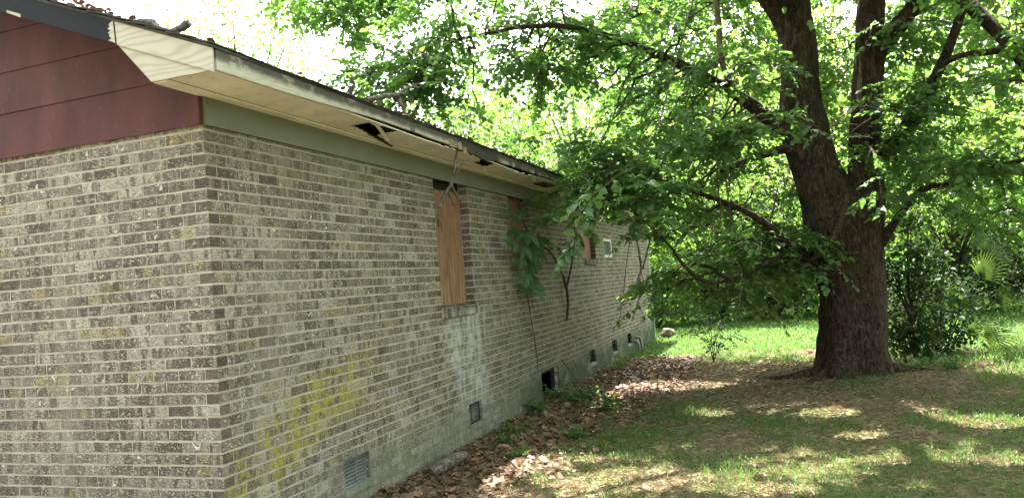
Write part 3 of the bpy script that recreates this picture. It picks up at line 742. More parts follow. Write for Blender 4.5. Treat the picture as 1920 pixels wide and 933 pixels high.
# roof
mb = MB()
mb.prism([(EX + 0.03, zt(EX + 0.03)), (-4.0, zt(-4.0)), (-8 - EX - 0.03, zt(EX + 0.03)), (-8 - EX - 0.03, zt(EX + 0.03) + 0.016), (-4.0, zt(-4.0) + 0.018), (EX + 0.03, zt(EX + 0.03) + 0.016)], 1, YF - 0.012, HL + 0.4)
roof = mb.build('roof', M['shingle'], house)
def shingle(name, x0, x1, ya, yb_, up):
    t = 0.007
    V = np.array([(x0, ya, zt(x0) + up), (x0, yb_, zt(x0) + up), (x1, yb_, zt(x1) + up * 0.6), (x1, ya, zt(x1) + up * 0.6)]); V = V + rng.uniform(-0.004, 0.004, V.shape)
    V = np.vstack([V, V + (0, 0, t)])
    me = raw_mesh('shingle', V, [(0, 3, 2, 1), (4, 5, 6, 7), (0, 1, 5, 4), (1, 2, 6, 5), (2, 3, 7, 6), (3, 0, 4, 7)], None, M['shingle']); link('shingle', me, roof)
yy = YF - 0.02
while yy < HL + 0.3:
    w = random.uniform(0.28, 0.32); shingle('shingle', EX + 0.045 + random.uniform(-0.012, 0.014), EX - 0.12, yy, yy + w - 0.006, 0.021); yy += w
for k in range(20):
    xr = EX - 0.10 - k * 0.145; shingle('shingle', xr + 0.02, xr - 0.17, YF - 0.024 + random.uniform(-0.01, 0.006), YF + 0.3, 0.030)

# ------------------------------------------------------------------ foliage engine
LEAF_U = np.array([0.0, -0.36, -0.30, 0.0, 0.30, 0.36]); LEAF_V = np.array([0.0, 0.30, 0.66, 1.0, 0.66, 0.30]); LEAF_W = np.array([0.0, 0.10, 0.08, -0.06, 0.08, 0.10])
def leaves_mesh(P, D, N, S, width=1.0, tone=None):
    """P base points, D directions, N normals, S lengths: folded ovate leaves"""
    P = np.asarray(P); D = D / (np.linalg.norm(D, axis=1)[:, None] + 1e-9)
    N = N - (N * D).sum(1)[:, None] * D; N /= np.linalg.norm(N, axis=1)[:, None] + 1e-9
    Sd = np.cross(D, N)
    S = np.asarray(S)[:, None, None]
    V = P[:, None] + S * (LEAF_U[None, :, None] * width * Sd[:, None] + LEAF_V[None, :, None] * D[:, None] + LEAF_W[None, :, None] * N[:, None])
    n = len(P); b = (np.arange(n) * 6)[:, None]
    Q = np.stack([b + np.array([[0, 3, 2, 1]]), b + np.array([[0, 5, 4, 3]])], 1).reshape(-1, 4)
    t = rng.random(n) if tone is None else tone
    return V.reshape(-1, 3), Q, np.repeat(t, 2)

def spray_template(n, length, leaf, droop=0.25, flat=0.35):
    """a leafy twig along +X: alternate leaves either side; returns twig line and leaf frames"""
    t = np.linspace(0, 1, 6)
    line = np.stack([length * t, 0.06 * length * np.sin(t * 3 + rng.random() * 6), -droop * length * t ** 2 + 0.05 * length * t], -1)
    u = np.linspace(0.12, 1.0, n) + rng.uniform(-0.03, 0.03, n); u = np.clip(u, 0, 1)
    P = np.stack([np.interp(u, t, line[:, k]) for k in range(3)], -1)
    sgn = np.where(np.arange(n) % 2 == 0, 1.0, -1.0)
    ang = np.radians(rng.uniform(35, 80, n)) * sgn; ang[-1] *= 0.2
    D = np.stack([np.cos(ang), np.sin(ang), rng.uniform(-0.75, 0.1, n)], -1)
    N = np.stack([rng.normal(0, flat, n), rng.normal(0, flat, n), np.ones(n)], -1)
    S = leaf * rng.uniform(0.65, 1.15, n)
    return line, P, D, N, S

def rotmats(az, tilt, roll):
    ca, sa, ct, st, cr, sr = np.cos(az), np.sin(az), np.cos(tilt), np.sin(tilt), np.cos(roll), np.sin(roll)
    z = np.zeros_like(az); o = np.ones_like(az)
    Rz = np.stack([np.stack([ca, -sa, z], -1), np.stack([sa, ca, z], -1), np.stack([z, z, o], -1)], -2)
    Ry = np.stack([np.stack([ct, z, st], -1), np.stack([z, o, z], -1), np.stack([-st, z, ct], -1)], -2)
    Rx = np.stack([np.stack([o, z, z], -1), np.stack([z, cr, -sr], -1), np.stack([z, sr, cr], -1)], -2)
    return Rz @ Ry @ Rx

def spray_cloud(pos, az, templates, tilt_rng=(-0.3, 0.7), scale=(0.8, 1.2)):
    """put a random twig template at each position; returns leaf frames and twig lines"""
    K = len(pos); which = rng.integers(0, len(templates), K)
    tilt = rng.uniform(*tilt_rng, K); roll = rng.normal(0, 0.35, K); sc = rng.uniform(*scale, K)
    R = rotmats(az, tilt, roll)
    oP, oD, oN, oS, L = [], [], [], [], []
    for w, (line, P, D, N, S) in enumerate(templates):
        m = which == w
        if not m.any(): continue
        Rm, pm, sm = R[m], pos[m], sc[m]
        oP.append((np.einsum('kij,nj->kni', Rm, P) * sm[:, None, None] + pm[:, None]).reshape(-1, 3))
        oD.append(np.einsum('kij,nj->kni', Rm, D).reshape(-1, 3)); oN.append(np.einsum('kij,nj->kni', Rm, N).reshape(-1, 3))
        oS.append((S[None] * sm[:, None]).ravel())
        L.append(np.einsum('kij,nj->kni', Rm, line) * sm[:, None, None] + pm[:, None])
    return [np.concatenate(a) for a in (oP, oD, oN, oS)], np.concatenate(L)

def lines_mesh(L, r0, r1, ns=3):
    """thin tapered twigs for many polylines (K, n, 3)"""
    K, n, _ = L.shape
    T = np.gradient(L, axis=1); T /= np.linalg.norm(T, axis=2)[..., None] + 1e-9
    A = np.cross(T, np.array([0.3, 0.2, 0.93])); A /= np.linalg.norm(A, axis=2)[..., None] + 1e-9; B = np.cross(T, A)
    r = np.linspace(1, 0, n)[None, :, None, None]; r = (r0 * r + r1 * (1 - r)) if np.isscalar(r0) else (r0[:, None, None, None] * r + r1[:, None, None, None] * (1 - r))
    th = np.arange(ns) / ns * 2 * np.pi
    V = L[:, :, None] + r * (np.cos(th)[None, None, :, None] * A[:, :, None] + np.sin(th)[None, None, :, None] * B[:, :, None])
    i = np.arange(n - 1)[:, None] * ns; j = np.arange(ns)[None]; j2 = (j + 1) % ns
    q = np.stack([i + j, i + j2, i + ns + j2, i + ns + j], -1).reshape(-1, 4)
    Q = (q[None] + (np.arange(K) * n * ns)[:, None, None]).reshape(-1, 4)
    return V.reshape(-1, 3), Q

def ovate_leaf(width, tone, bend):
    v = np.array([0, .10, .28, .50, .74, .90, 1.0]); u = np.array([0.02, .20, .36, .36, .22, .09, 0.0]) * width
    w = -bend * v ** 2; n = len(v)
    V = np.vstack([np.stack([-u, v, w + .28 * u], -1), np.stack([0 * u, v, w], -1), np.stack([u, v, w + .28 * u], -1)])
    Q = [(i, n + i, n + i + 1, i + 1) for i in range(n - 1)] + [(n + i, 2 * n + i, 2 * n + i + 1, n + i + 1) for i in range(n - 1)]
    return V, np.array(Q), np.full(len(Q), tone)
# single leaf meshes for the leaves that are big enough to be picked out
def single_leaves(frames, parent, mat, name='leaf', width=1.0, variants=8):
    P, D, N, S = frames
    mes = []
    for k in range(variants):
        V, Q, t = ovate_leaf(width * rng.uniform(0.85, 1.12), (k + 0.5) / variants, rng.uniform(0.02, 0.3))
        mes.append(raw_mesh('leaf', V, Q, None, mat, False, {'tone': t}))
    for p, d, n, s in zip(P, D, N, S):
        d = d / np.linalg.norm(d); n = n - (n @ d) * d; n /= np.linalg.norm(n); x = np.cross(d, n)
        o = bpy.data.objects.new(name, random.choice(mes)); COL.objects.link(o); o.parent = parent
        o.matrix_world = Matrix([[x[0] * s, d[0] * s, n[0] * s, p[0]], [x[1] * s, d[1] * s, n[1] * s, p[1]], [x[2] * s, d[2] * s, n[2] * s, p[2]], [0, 0, 0, 1]])
        o.matrix_basis = o.matrix_world.copy()

# ------------------------------------------------------------------ the large two-stemmed tree
TY = 7.75
base = AY(1603, 690, TY); base[2] = gz(base[0], base[1])
tree = thing('shade_tree', 'large dark two-stemmed tree with fluted trunk beside the house', 'tree', base)
def limb_pts(rows):
    """rows of (px, py, world y, radius in px)"""
    P = np.array([AY(a, b, c) for a, b, c, r in rows]); R = np.array([pxm(r, p) for (a, b, c, r), p in zip(rows, P)])
    return np.hstack([P, R[:, None]])
def rough_limb(PR, n, ns, amp, seed, flare=0.0, base_z=None):
    S = spline(PR, n); P, R = S[:, :3], np.maximum(S[:, 3], 0.004)
    mb = MB(); mb.tube(P, R, ns, 0.0)
    V = mb.V[0]; c = np.repeat(P, ns, 0); nv = n * ns
    off = V[:nv] - c; Ln = np.linalg.norm(off, axis=1); dirn = off / Ln[:, None]
    ang = np.tile(np.arange(ns) / ns * 2 * np.pi, n); hgt = np.repeat(np.linspace(0, 1, n), ns)
    k = np.array([mnoise.fractal(Vector((q[0] * 5 + seed, q[1] * 5, q[2] * 1.6)), 1.0, 2.0, 4) for q in V[:nv]])
    k2 = np.array([mnoise.noise(Vector((q[0] * 1.3 + seed, q[1] * 1.3, q[2] * 0.9))) for q in V[:nv]])
    rad = Ln * (1 + amp * k + 0.10 * k2)
    if flare:
        zz = V[:nv, 2] - base_z
        f = np.exp(-np.maximum(zz, 0) / 0.28)
        lob = 0.5 + 0.5 * np.sin(5 * ang + 1.1) + 0.35 * np.sin(3 * ang + 0.4)
        rad = rad * (1 + flare * f * lob) * (1 + 0.05 * np.sin(5 * ang + 1.1 + hgt * 2))
    V[:nv] = c + dirn * rad[:, None]
    return mb
trunk_rows = [(1607, 742, TY, 71), (1605, 715, TY, 68), (1602, 690, TY, 64), (1600, 655, TY, 58), (1600, 600, TY, 55), (1598, 550, TY, 55), (1592, 500, TY, 59), (1583, 450, TY, 66), (1573, 418, TY, 70), (1556, 380, TY, 52), (1535, 335, TY, 44), (1518, 285, TY, 42), (1508, 240, TY, 42), (1500, 190, TY, 37), (1498, 120, TY, 33), (1490, 50, TY, 32), (1484, -20, TY, 31), (1476, -160, TY + 0.1, 27), (1480, -330, TY + 0.3, 20), (1500, -520, TY + 0.3, 12)]
rough_limb(limb_pts(trunk_rows), 150, 44, 0.10, 3.0, 0.13, base[2] - 0.05).build('trunk', M['bark'], tree, True)
right_rows = [(1606, 470, TY + .05, 40), (1614, 420, TY, 40), (1622, 370, TY - .02, 35), (1622, 310, TY, 30), (1622, 240, TY, 29), (1625, 170, TY, 28), (1630, 90, TY, 26), (1634, 10, TY, 25), (1640, -80, TY, 23), (1660, -250, TY, 18), (1690, -450, TY - .2, 11)]
rough_limb(limb_pts(right_rows), 90, 28, 0.10, 9.0).build('stem', M['bark'], tree, True)
# spreading roots
for rows in ([(1545, 690, TY - .1), (1490, 700, TY - .25), (1430, 690, TY - .1), (1370, 683, TY)], [(1650, 695, TY - .05), (1690, 690, TY), (1750, 690, TY + .1), (1830, 690, TY + .3)], [(1560, 705, TY - .2), (1525, 720, TY - .6), (1490, 728, TY - 1.0)], [(1640, 640, TY + .3), (1690, 660, TY + .5), (1740, 672, TY + .7)], [(1655, 640, TY + .2), (1700, 668, TY + .25), (1770, 688, TY + .3)]):
    P = np.array([AY(a, b, c) for a, b, c in rows]); P[:, 2] = gz(P[:, 0], P[:, 1]) + np.linspace(0.02, -0.06, len(P))
    rough_limb(np.hstack([P, np.linspace(0.11, 0.025, len(P))[:, None]]), 26, 12, 0.12, random.random() * 9).build('root', M['bark'], tree, True)
LIMBS = {
 'arch': [(1490, 245, TY, 19.8), (1455, 232, TY - .1, 15.2), (1400, 190, 7.4, 12.5), (1340, 155, 7.1, 10.6), (1290, 128, 6.9, 9.2), (1200, 88, 6.5, 7.3), (1130, 65, 6.2, 5.9), (1060, 50, 5.9, 5.0), (985, 50, 5.6, 4.0), (920, 62, 5.4, 3.3), (850, 78, 5.2, 2.6), (800, 110, 5.0, 2.0), (770, 160, 4.9, 1.3)],
 'dead': [(1500, 285, TY - .1, 14), (1470, 280, 7.4, 9), (1432, 290, 7.2, 7.5), (1395, 302, 7.0, 7), (1352, 322, 6.8, 5.5)],
 'low': [(1535, 505, TY - .2, 12.0), (1505, 478, 7.3, 9.8), (1470, 450, 7.1, 8.2), (1430, 415, 6.9, 6.8), (1380, 388, 6.7, 5.2), (1310, 362, 6.4, 4.1), (1220, 335, 6.0, 3.0), (1150, 320, 5.6, 2.2)],
 'low_curve': [(1530, 490, TY - .2, 7.5), (1500, 480, 7.3, 5.2), (1450, 486, 7.0, 4.5), (1400, 512, 6.8, 3.8), (1335, 530, 6.6, 3.4), (1290, 505, 6.4, 3.0), (1255, 460, 6.2, 2.4), (1215, 420, 6.0, 1.8), (1180, 385, 5.8, 1.5)],
 'right_rise': [(1632, 310, TY, 22), (1660, 285, TY, 16), (1695, 245, 7.6, 13), (1735, 180, 7.4, 11), (1775, 100, 7.2, 9.5), (1805, 20, 7.0, 8), (1850, -80, 6.8, 6), (1920, -220, 6.4, 4)],
 'right_top': [(1634, 110, TY, 22), (1660, 75, TY, 18), (1700, 30, 7.7, 15), (1745, -30, 7.5, 12), (1830, -120, 7.2, 9), (1960, -240, 6.8, 6)],
 'right_low': [(1650, 455, TY, 11.2), (1672, 425, TY - .1, 8.0), (1700, 385, 7.4, 6.8), (1735, 352, 7.2, 6.0), (1785, 345, 7.1, 5.2), (1850, 318, 6.9, 4.4), (1920, 300, 6.7, 4.0), (2020, 290, 6.4, 2.8)],
 'corner': [(1745, -30, 7.5, 13), (1800, -5, 7.3, 13), (1850, 40, 7.1, 12), (1900, 95, 6.9, 11), (1960, 170, 6.7, 8), (2040, 260, 6.4, 4)],
 'right_flat': [(1765, 120, 7.25, 7), (1800, 105, 7.1, 6), (1850, 98, 7.0, 6), (1920, 93, 6.8, 5.5), (2010, 90, 6.6, 4)],
 'left_up': [(1498, 90, TY, 24), (1460, 30, TY - .1, 17), (1390, -60, 7.2, 13), (1280, -170, 6.6, 10), (1120, -260, 5.8, 7), (950, -320, 5.0, 4)],
 'toward': [(1490, 30, TY, 24), (1470, -60, 7.2, 18), (1450, -220, 6.2, 14), (1450, -480, 5.2, 10), (1480, -900, 4.2, 7), (1500, -1500, 3.3, 4)],
 'toward_right': [(1640, -20, TY, 20), (1700, -120, 7.2, 15), (1800, -330, 6.2, 11), (1950, -650, 5.2, 8), (2150, -1100, 4.3, 5)],
 'away': [(1490, -60, TY, 20), (1440, -160, 8.6, 16), (1400, -230, 9.8, 12), (1380, -260, 11.2, 8)],
 'away_right': [(1640, -60, TY, 18), (1720, -120, 8.6, 14), (1800, -150, 9.8, 10), (1880, -160, 11.0, 6)],
 'away_left': [(1488, -20, TY, 20), (1400, -70, 9.0, 15), (1300, -40, 10.6, 11), (1200, 20, 12.0, 8), (1120, 60, 13.0, 5)],
 'over_roof': [(1484, -40, TY, 20), (1350, -140, 7.6, 15), (1150, -220, 7.3, 11), (900, -200, 6.6, 8), (720, -120, 5.9, 5), (600, -30, 5.5, 3)],
}
limb_curves = {}
for k, rows in LIMBS.items():
    PR = limb_pts(rows); limb_curves[k] = spline(PR, 60)
    rough_limb(PR, 46, 10 if rows[0][3] < 16 else 14, 0.09, random.random() * 9).build('limb', M['bark'], tree, True)
for nm, rows in (('trunk', trunk_rows[13:]), ('stem', right_rows[5:])): limb_curves[nm] = spline(limb_pts(rows), 60)

# heavier branch that crosses the upper right corner belongs to a neighbour crown
skel = np.vstack([c[8:, :3] for k, c in limb_curves.items() if k != 'dead'])

def grow_to(target, n=12, up=0.25):
    """a branch from the nearest limb to the target, arching, with a little wander"""
    d = np.linalg.norm(skel - target, axis=1) + 0.35 * np.maximum(0, target[2] - skel[:, 2] + 0.2) + rng.uniform(0, 0.25, len(skel))
    s = skel[np.argmin(d)]
    t = np.linspace(0, 1, n)[:, None]; ln = np.linalg.norm(target - s)
    mid = (s + target) / 2 + np.array([rng.normal(0, .12), rng.normal(0, .12), up]) * ln
    P = (1 - t) ** 2 * s + 2 * t * (1 - t) * mid + t ** 2 * target
    P[1:-1] += rng.normal(0, 0.012 * ln + 0.004, (n - 2, 3))
    return P, ln

# places where sunlight reaches the ground through the crown (photo pixel, half width m along x, along y)
GAPS = [(1560, 765, .66, .32), (1700, 770, .46, .26), (1860, 792, .75, .26), (960, 800, .30, .34), (865, 850, .28, .30), (985, 870, .45, .30), (900, 905, .3, .2), (1130, 908, .55, .24), (1270, 895, .4, .22), (1420, 915, .3, .12), (1270, 722, .75, .42), (1350, 718, .4, .3), (1120, 745, .35, .3), (1905, 690, .45, .9), (1290, 636, 1.3, 1.6), (1450, 608, 2.6, 2.2), (1750, 612, 2.6, 2.4), (1900, 620, 1.6, 2.0), (1480, 840, .22, .16), (1620, 812, .3, .14), (1330, 775, .3, .2), (1700, 860, .35, .14), (1560, 880, .3, .12), (1850, 860, .4, .14)]
GAPS += [(random.uniform(1060, 1900), random.uniform(745, 925), random.uniform(.10, .26), random.uniform(.06, .13)) for _ in range(16)]
GAPS = [(G(a, b)[:2], w * 1.12, h * 1.2) for a, b, w, h in GAPS]
def in_gap(P, f=1.15):
    q = P[:, :2] - SUN[None, :2] / SUN[2] * (P[:, 2:3] + 0.1)
    m = np.zeros(len(P), bool)
    for c, w, h in GAPS: m |= ((q[:, 0] - c[0]) / (w * f)) ** 2 + ((q[:, 1] - c[1]) / (h * f)) ** 2 < 1
    return m

targets = []
# in view: hanging foliage left of, around and right of the stems
def region(n, x0, x1, y0, y1, d0, d1, keep=lambda x, y: True):
    k = 0
    while k < n:
        x, y = random.uniform(x0, x1), random.uniform(y0, y1)
        if keep(x, y): targets.append((AY(x, y, random.uniform(d0, d1)), 0)); k += 1
region(14, 880, 1100, -40, 250, 5.0, 8.0)
region(36, 900, 1460, -60, 330, 5.2, 10.0, lambda x, y: y < 330 and not (x < 960 and y > 120))
region(24, 1080, 1500, 180, 470, 5.4, 9.5, lambda x, y: y < 300 + (x - 1050) * 0.42)
region(12, 1240, 1480, 420, 560, 6.2, 9.0)
region(14, 1240, 1520, 490, 580, 7.5, 10.5)
region(8, 640, 900, 20, 200, 5.0, 6.6)
region(16, 1090, 1270, 300, 430, 5.6, 8.6)
region(10, 640, 900, -40, 110, 5.0, 7.5)
region(8, 780, 880, 80, 200, 4.9, 6.0)
region(4, 520, 640, -20, 60, 5.2, 6.4)
region(24, 1660, 1960, -40, 330, 5.5, 10.5)
region(12, 1680, 1940, 300, 440, 6.3, 9.5)
region(10, 1480, 1660, -40, 200, 6.0, 10.0)
region(7, 1540, 1760, 180, 330, 6.6, 7.3)
# the crown above the frame, over the yard and the eave
k = 0
while k < 265:
    p = np.array([random.uniform(-2.5, 9.5), random.uniform(-1.2, 14.5), random.uniform(4.6, 8.6)])
    q = proj(p[None])[0]
    if q[2] > 0 and 300 < q[0] < 1950 and q[1] > -60 and not (p[1] > 8.5 and p[2] > 5 and q[0] > 1000 and k % 2): continue
    if p[2] < 4.6 + 0.25 * abs(p[0] - 3.5) * 0.5: continue
    targets.append((p, 1)); k += 1
for _ in range(60):
    targets.append((np.array([random.uniform(.5, 8.0), random.uniform(2.5, 8.5), random.uniform(5.2, 8.4)]), 1))
for _ in range(55):
    targets.append((np.array([random.uniform(.3, 6.5), random.uniform(3.0, 7.2), random.uniform(6.0, 8.6)]), 1))
for _ in range(56):
    targets.append((np.array([random.uniform(-.8, 7.0), random.uniform(10.3, 14.2), random.uniform(4.6, 7.6)]), 1))
LT = [spray_template(random.randint(12, 17), 0.46, 0.083) for _ in range(10)]
brP, brR = [], []
spray_pos, spray_az, spray_kind = [], [], []
for tgt, kind in targets:
    P, ln = grow_to(tgt)
    brP.append(P); brR.append(min(0.030, 0.006 + 0.0075 * ln))
    ns = 22 if kind == 0 else 24
    side_n = 5
    ends = [P]
    for _ in range(side_n):                       # side twigs
        i = random.randint(4, len(P) - 1); a = rng.uniform(0, 2 * math.pi); L2 = random.uniform(0.35, 0.9)
        t = np.linspace(0, 1, len(P))[:, None]
        e = np.array([math.cos(a), math.sin(a), random.uniform(-0.35, 0.35)]) * L2
        Q2 = P[i] + t * e + np.array([0, 0, -0.18]) * t ** 2 * L2
        ends.append(Q2); brP.append(Q2); brR.append(0.007)
    for _ in range(ns):
        c = random.choice(ends); i = random.uniform(0.45 if c is P else 0.2, 1.0) * (len(c) - 1); j = int(min(i, len(c) - 2))
        p = c[j] + (c[j + 1] - c[j]) * (i - j); d = c[j + 1] - c[j]
        spray_pos.append(p); spray_az.append(math.atan2(d[1], d[0]) + random.gauss(0, 0.9)); spray_kind.append(kind)
spray_pos = np.array(spray_pos); spray_az = np.array(spray_az); spray_kind = np.array(spray_kind)
keep = ~in_gap(spray_pos)
spray_pos, spray_az, spray_kind = spray_pos[keep], spray_az[keep], spray_kind[keep]
brP = np.array(brP); brR = np.array(brR)
V1, Q1 = lines_mesh(brP, brR, brR * 0.25, 5)
fr, tw = spray_cloud(spray_pos, spray_az, LT, scale=(0.8, 1.3))
g2 = ~in_gap(fr[0], 1.0); fr = [a[g2] for a in fr]
V2, Q2 = lines_mesh(tw, 0.0028, 0.0012, 3)
branches = link('branches', raw_mesh('branches', np.vstack([V1, V2]), np.vstack([Q1, Q2 + len(V1)]), None, M['twig'], True), tree, kind='stuff')
# leaves that show largest become single leaves, the rest one mass
def split_leaves(fr, n_single):
    pr = proj(fr[0]); vis = (pr[:, 2] > 0.5) & (pr[:, 0] > 0) & (pr[:, 0] < 1920) & (pr[:, 1] > 0) & (pr[:, 1] < 933)
    size = np.where(vis, fr[3] / np.maximum(pr[:, 2], 0.3), 0)
    o = np.argsort(-size); return [a[o[:n_single]] for a in fr], [a[o[n_single:]] for a in fr]
big, rest = split_leaves(fr, 300)
V, Q, T = leaves_mesh(*rest)
crown = link('crown', raw_mesh('crown', V, Q, None, M['leaf'], False, {'tone': T}), tree, kind='stuff')
single_leaves(big, crown, M['leaf'])
print('tree leaves', len(fr[0]), 'sprays', len(spray_pos))

# vines and stubs that belong to the tree
def px_tube(name, rows, mat, parent, n=40, ns=7, wob=0.1, **kw):
    S = spline(limb_pts(rows), n); mb = MB(); mb.tube(S[:, :3], np.maximum(S[:, 3], 0.0012), ns, wob); return mb.build(name, mat, parent, True, **kw)
px_tube('climbing_vine', [(1518, 490, 7.22, 4.5), (1540, 472, 7.14, 5.5), (1560, 448, 7.10, 5.5), (1577, 415, 7.14, 5.5), (1586, 385, 7.25, 5), (1590, 365, 7.4, 4)], M['twig'], tree)
px_tube('broken_stub', [(1612, 205, 7.55, 5), (1611, 165, 7.5, 4.5), (1613, 130, 7.5, 3), (1612, 98, 7.5, 1)], M['tan_vine'], tree, 14, 6, 0.25)
rv = thing('hanging_vine', 'thick tan vine hanging from the crown left of the trunk', 'vine', AY(1385, 190, 7.1))
px_tube('stem', [(1340, -60, 7.2, 6), (1343, 0, 7.15, 6), (1348, 60, 7.1, 6), (1353, 115, 7.1, 5.5), (1368, 150, 7.1, 5), (1388, 190, 7.1, 3), (1392, 230, 7.1, 2)], M['tan_vine'], rv)
for rows in ([(1378, 205, 7.1, 2), (1376, 260, 7.05, 1.6), (1370, 330, 7.0, 1.3), (1362, 390, 7.0, 1.0)], [(1348, 100, 7.1, 2), (1340, 180, 6.9, 1.5), (1330, 260, 6.8, 1.2), (1326, 320, 6.8, 1)]): px_tube('tendril', rows, M['tan_vine'], rv, 24, 4)
hv = thing('dry_vine', 'thin pale dry vine strands dangling in front of the sunny lawn', 'vine', AY(1345, 540, 6.2))
for rows in ([(1350, 250, 6.6, 1.4), (1345, 330, 6.5, 1.4), (1352, 400, 6.4, 1.3), (1346, 470, 6.3, 1.2), (1388, 500, 6.2, 1), (1386, 580, 6.2, .9), (1391, 600, 6.2, .8)],
             [(1350, 250, 6.6, 1.4), (1362, 340, 6.5, 1.3), (1372, 420, 6.4, 1.2), (1390, 445, 6.35, 1.2), (1440, 468, 6.3, .9)], [(1346, 300, 6.5, 1.2), (1338, 400, 6.4, 1.1), (1333, 480, 6.3, .9)]): px_tube('strand', rows, M['tan_vine'], hv, 40, 4)

# a low branch of the tree that hangs close to the camera, with broad leaves
hb = px_tube('hanging_branch', [(1452, -480, 5.2, 4), (1360, -200, 4.8, 2.6), (1300, 0, 4.2, 1.8), (1258, 150, 3.5, 1.3), (1228, 250, 2.7, 1.2), (1165, 322, 2.1, 1.2), (1108, 372, 1.95, 1.1), (1082, 430, 1.9, 1.0), (1073, 490, 1.9, .8)], M['twig'], tree, 60, 5)
NT_ = [spray_template(random.randint(7, 9), 0.27, 0.092, 0.45, 0.45) for _ in range(6)]
pos = np.array([AY(x, y, d) for x, y, d in ((1150, 332, 2.0), (1128, 345, 2.0), (1112, 362, 1.95), (1100, 375, 2.0), (1092, 395, 1.9), (1086, 412, 1.95), (1080, 432, 1.9), (1078, 448, 1.9), (1076, 465, 1.95), (1110, 350, 2.1), (1170, 325, 2.1), (1215, 305, 2.2))])
az = rng.uniform(0, 2 * math.pi, len(pos)) 
frn, twn = spray_cloud(pos, az, NT_, (0.0, 0.9), (0.75, 1.0))
V, Q = lines_mesh(twn, 0.002, 0.001, 3); link('twigs', raw_mesh('twigs', V, Q, None, M['twig']), hb, kind='stuff')
single_leaves(frn, hb, M['leaf_near'], width=1.12)
# broad-leaved shoots in front of the two stems
for rows, ps in (([(1500, 150, 6.9, 3), (1470, 190, 6.5, 2), (1500, 225, 6.4, 1.5), (1540, 240, 6.4, 1)], [(1470, 190), (1485, 205), (1500, 220), (1520, 235), (1545, 245), (1500, 185), (1450, 205)]),
                 ([(1625, 270, 7.2, 3), (1640, 290, 6.7, 2), (1650, 340, 6.5, 1.6), (1655, 400, 6.4, 1)], [(1640, 285), (1652, 300), (1650, 330), (1640, 355), (1655, 385), (1630, 375)])):
    sh = px_tube('leafy_shoot', rows, M['twig'], tree, 24, 5)
    pos = np.array([AY(x, y, 6.45) for x, y in ps]); frn, twn = spray_cloud(pos, rng.uniform(0, 6.28, len(pos)), NT_, (0.0, 0.8), (0.8, 1.1))
    V, Q = lines_mesh(twn, 0.002, 0.001, 3); link('twigs', raw_mesh('twigs', V, Q, None, M['twig']), sh, kind='stuff')
    single_leaves(frn, sh, M['leaf_near'], width=1.12)

# ------------------------------------------------------------------ woods behind
def crown_tree(name, label, x, y, h, r, mat, n_leaf, leaf, category='tree', low=0.25, n_clump=60, tr=0.12, group=None, bark_=None, spread=0.42, sparse=1.0):
    z0 = float(gz(x, y)); o = thing(name, label, category, (x, y, z0), group)
    zc = h * (low + 1) / 2; rz = h * (1 - low) / 2
    # clump centres: mostly in the outer half of the crown
    u = rng.normal(size=(n_clump, 3)); u /= np.linalg.norm(u, axis=1)[:, None]; rad = rng.uniform(0.45, 1.0, n_clump) ** 0.7
    C = u * rad[:, None] * np.array([r, r, rz]) * rng.uniform(0.8, 1.15, (n_clump, 1)) + np.array([x, y, z0 + zc])
    C[:, 2] = np.maximum(C[:, 2], z0 + 0.25)
    mb = MB(); lean = rng.normal(0, 0.03, 2) * h
    T = spline(np.array([[x, y, z0 - 0.1, tr * 1.35], [x + lean[0] * .2, y + lean[1] * .2, z0 + h * .15, tr], [x + lean[0] * .6, y + lean[1] * .6, z0 + h * .5, tr * .7], [x + lean[0], y + lean[1], z0 + h * .92, tr * .12]]), 24)
    mb.tube(T[:, :3], T[:, 3], 8, 0.08); trunk = mb.build('trunk', bark_ or M['far_bark'], o, True)
    i = np.clip(((C[:, 2] - z0) / h * 0.72 * 23).astype(int), 2, 22); S = T[i, :3]; t = np.linspace(0, 1, 7)[None, :, None]
    mid = (S + C) / 2 + np.array([0, 0, 0.08 * h])
    L = (1 - t) ** 2 * S[:, None] + 2 * t * (1 - t) * mid[:, None] + t ** 2 * C[:, None]
    V, Q = lines_mesh(L, np.maximum(0.012, T[i, 3] * 0.38), np.full(n_clump, 0.006), 4); link('limbs', raw_mesh('limbs', V, Q, None, M['twig'], True), o)
    per = n_leaf // n_clump; k = rng.integers(0, n_clump, n_leaf); cs = r * spread * rng.uniform(0.6, 1.25, n_clump) * sparse
    off = rng.normal(size=(n_leaf, 3)) * np.array([0.55, 0.55, 0.33]); P = C[k] + off * cs[k][:, None]
    out = P - np.array([x, y, z0 + zc * 0.8]); out /= np.linalg.norm(out, axis=1)[:, None] + 1e-6
    D = out * 0.6 + rng.normal(size=(n_leaf, 3)) * 0.6 + np.array([0, 0, -0.35]); N = np.array([0, 0, 1.0]) + rng.normal(size=(n_leaf, 3)) * 0.5 + out * 0.3
    P[:, 2] = np.maximum(P[:, 2], gz(P[:, 0], P[:, 1]) + 0.03)
    tone = np.clip(rng.normal(0.5, 0.22, n_leaf) + rng.normal(0, 0.15, n_clump)[k], 0, 1)
    V, Q, T_ = leaves_mesh(P, D, N, leaf * rng.uniform(0.6, 1.2, n_leaf), 1.15, tone)
    link('crown', raw_mesh('crown', V, Q, None, mat, False, {'tone': T_}), o, kind='stuff')
    return o
W_ = 'trees of the wood behind the lawn'
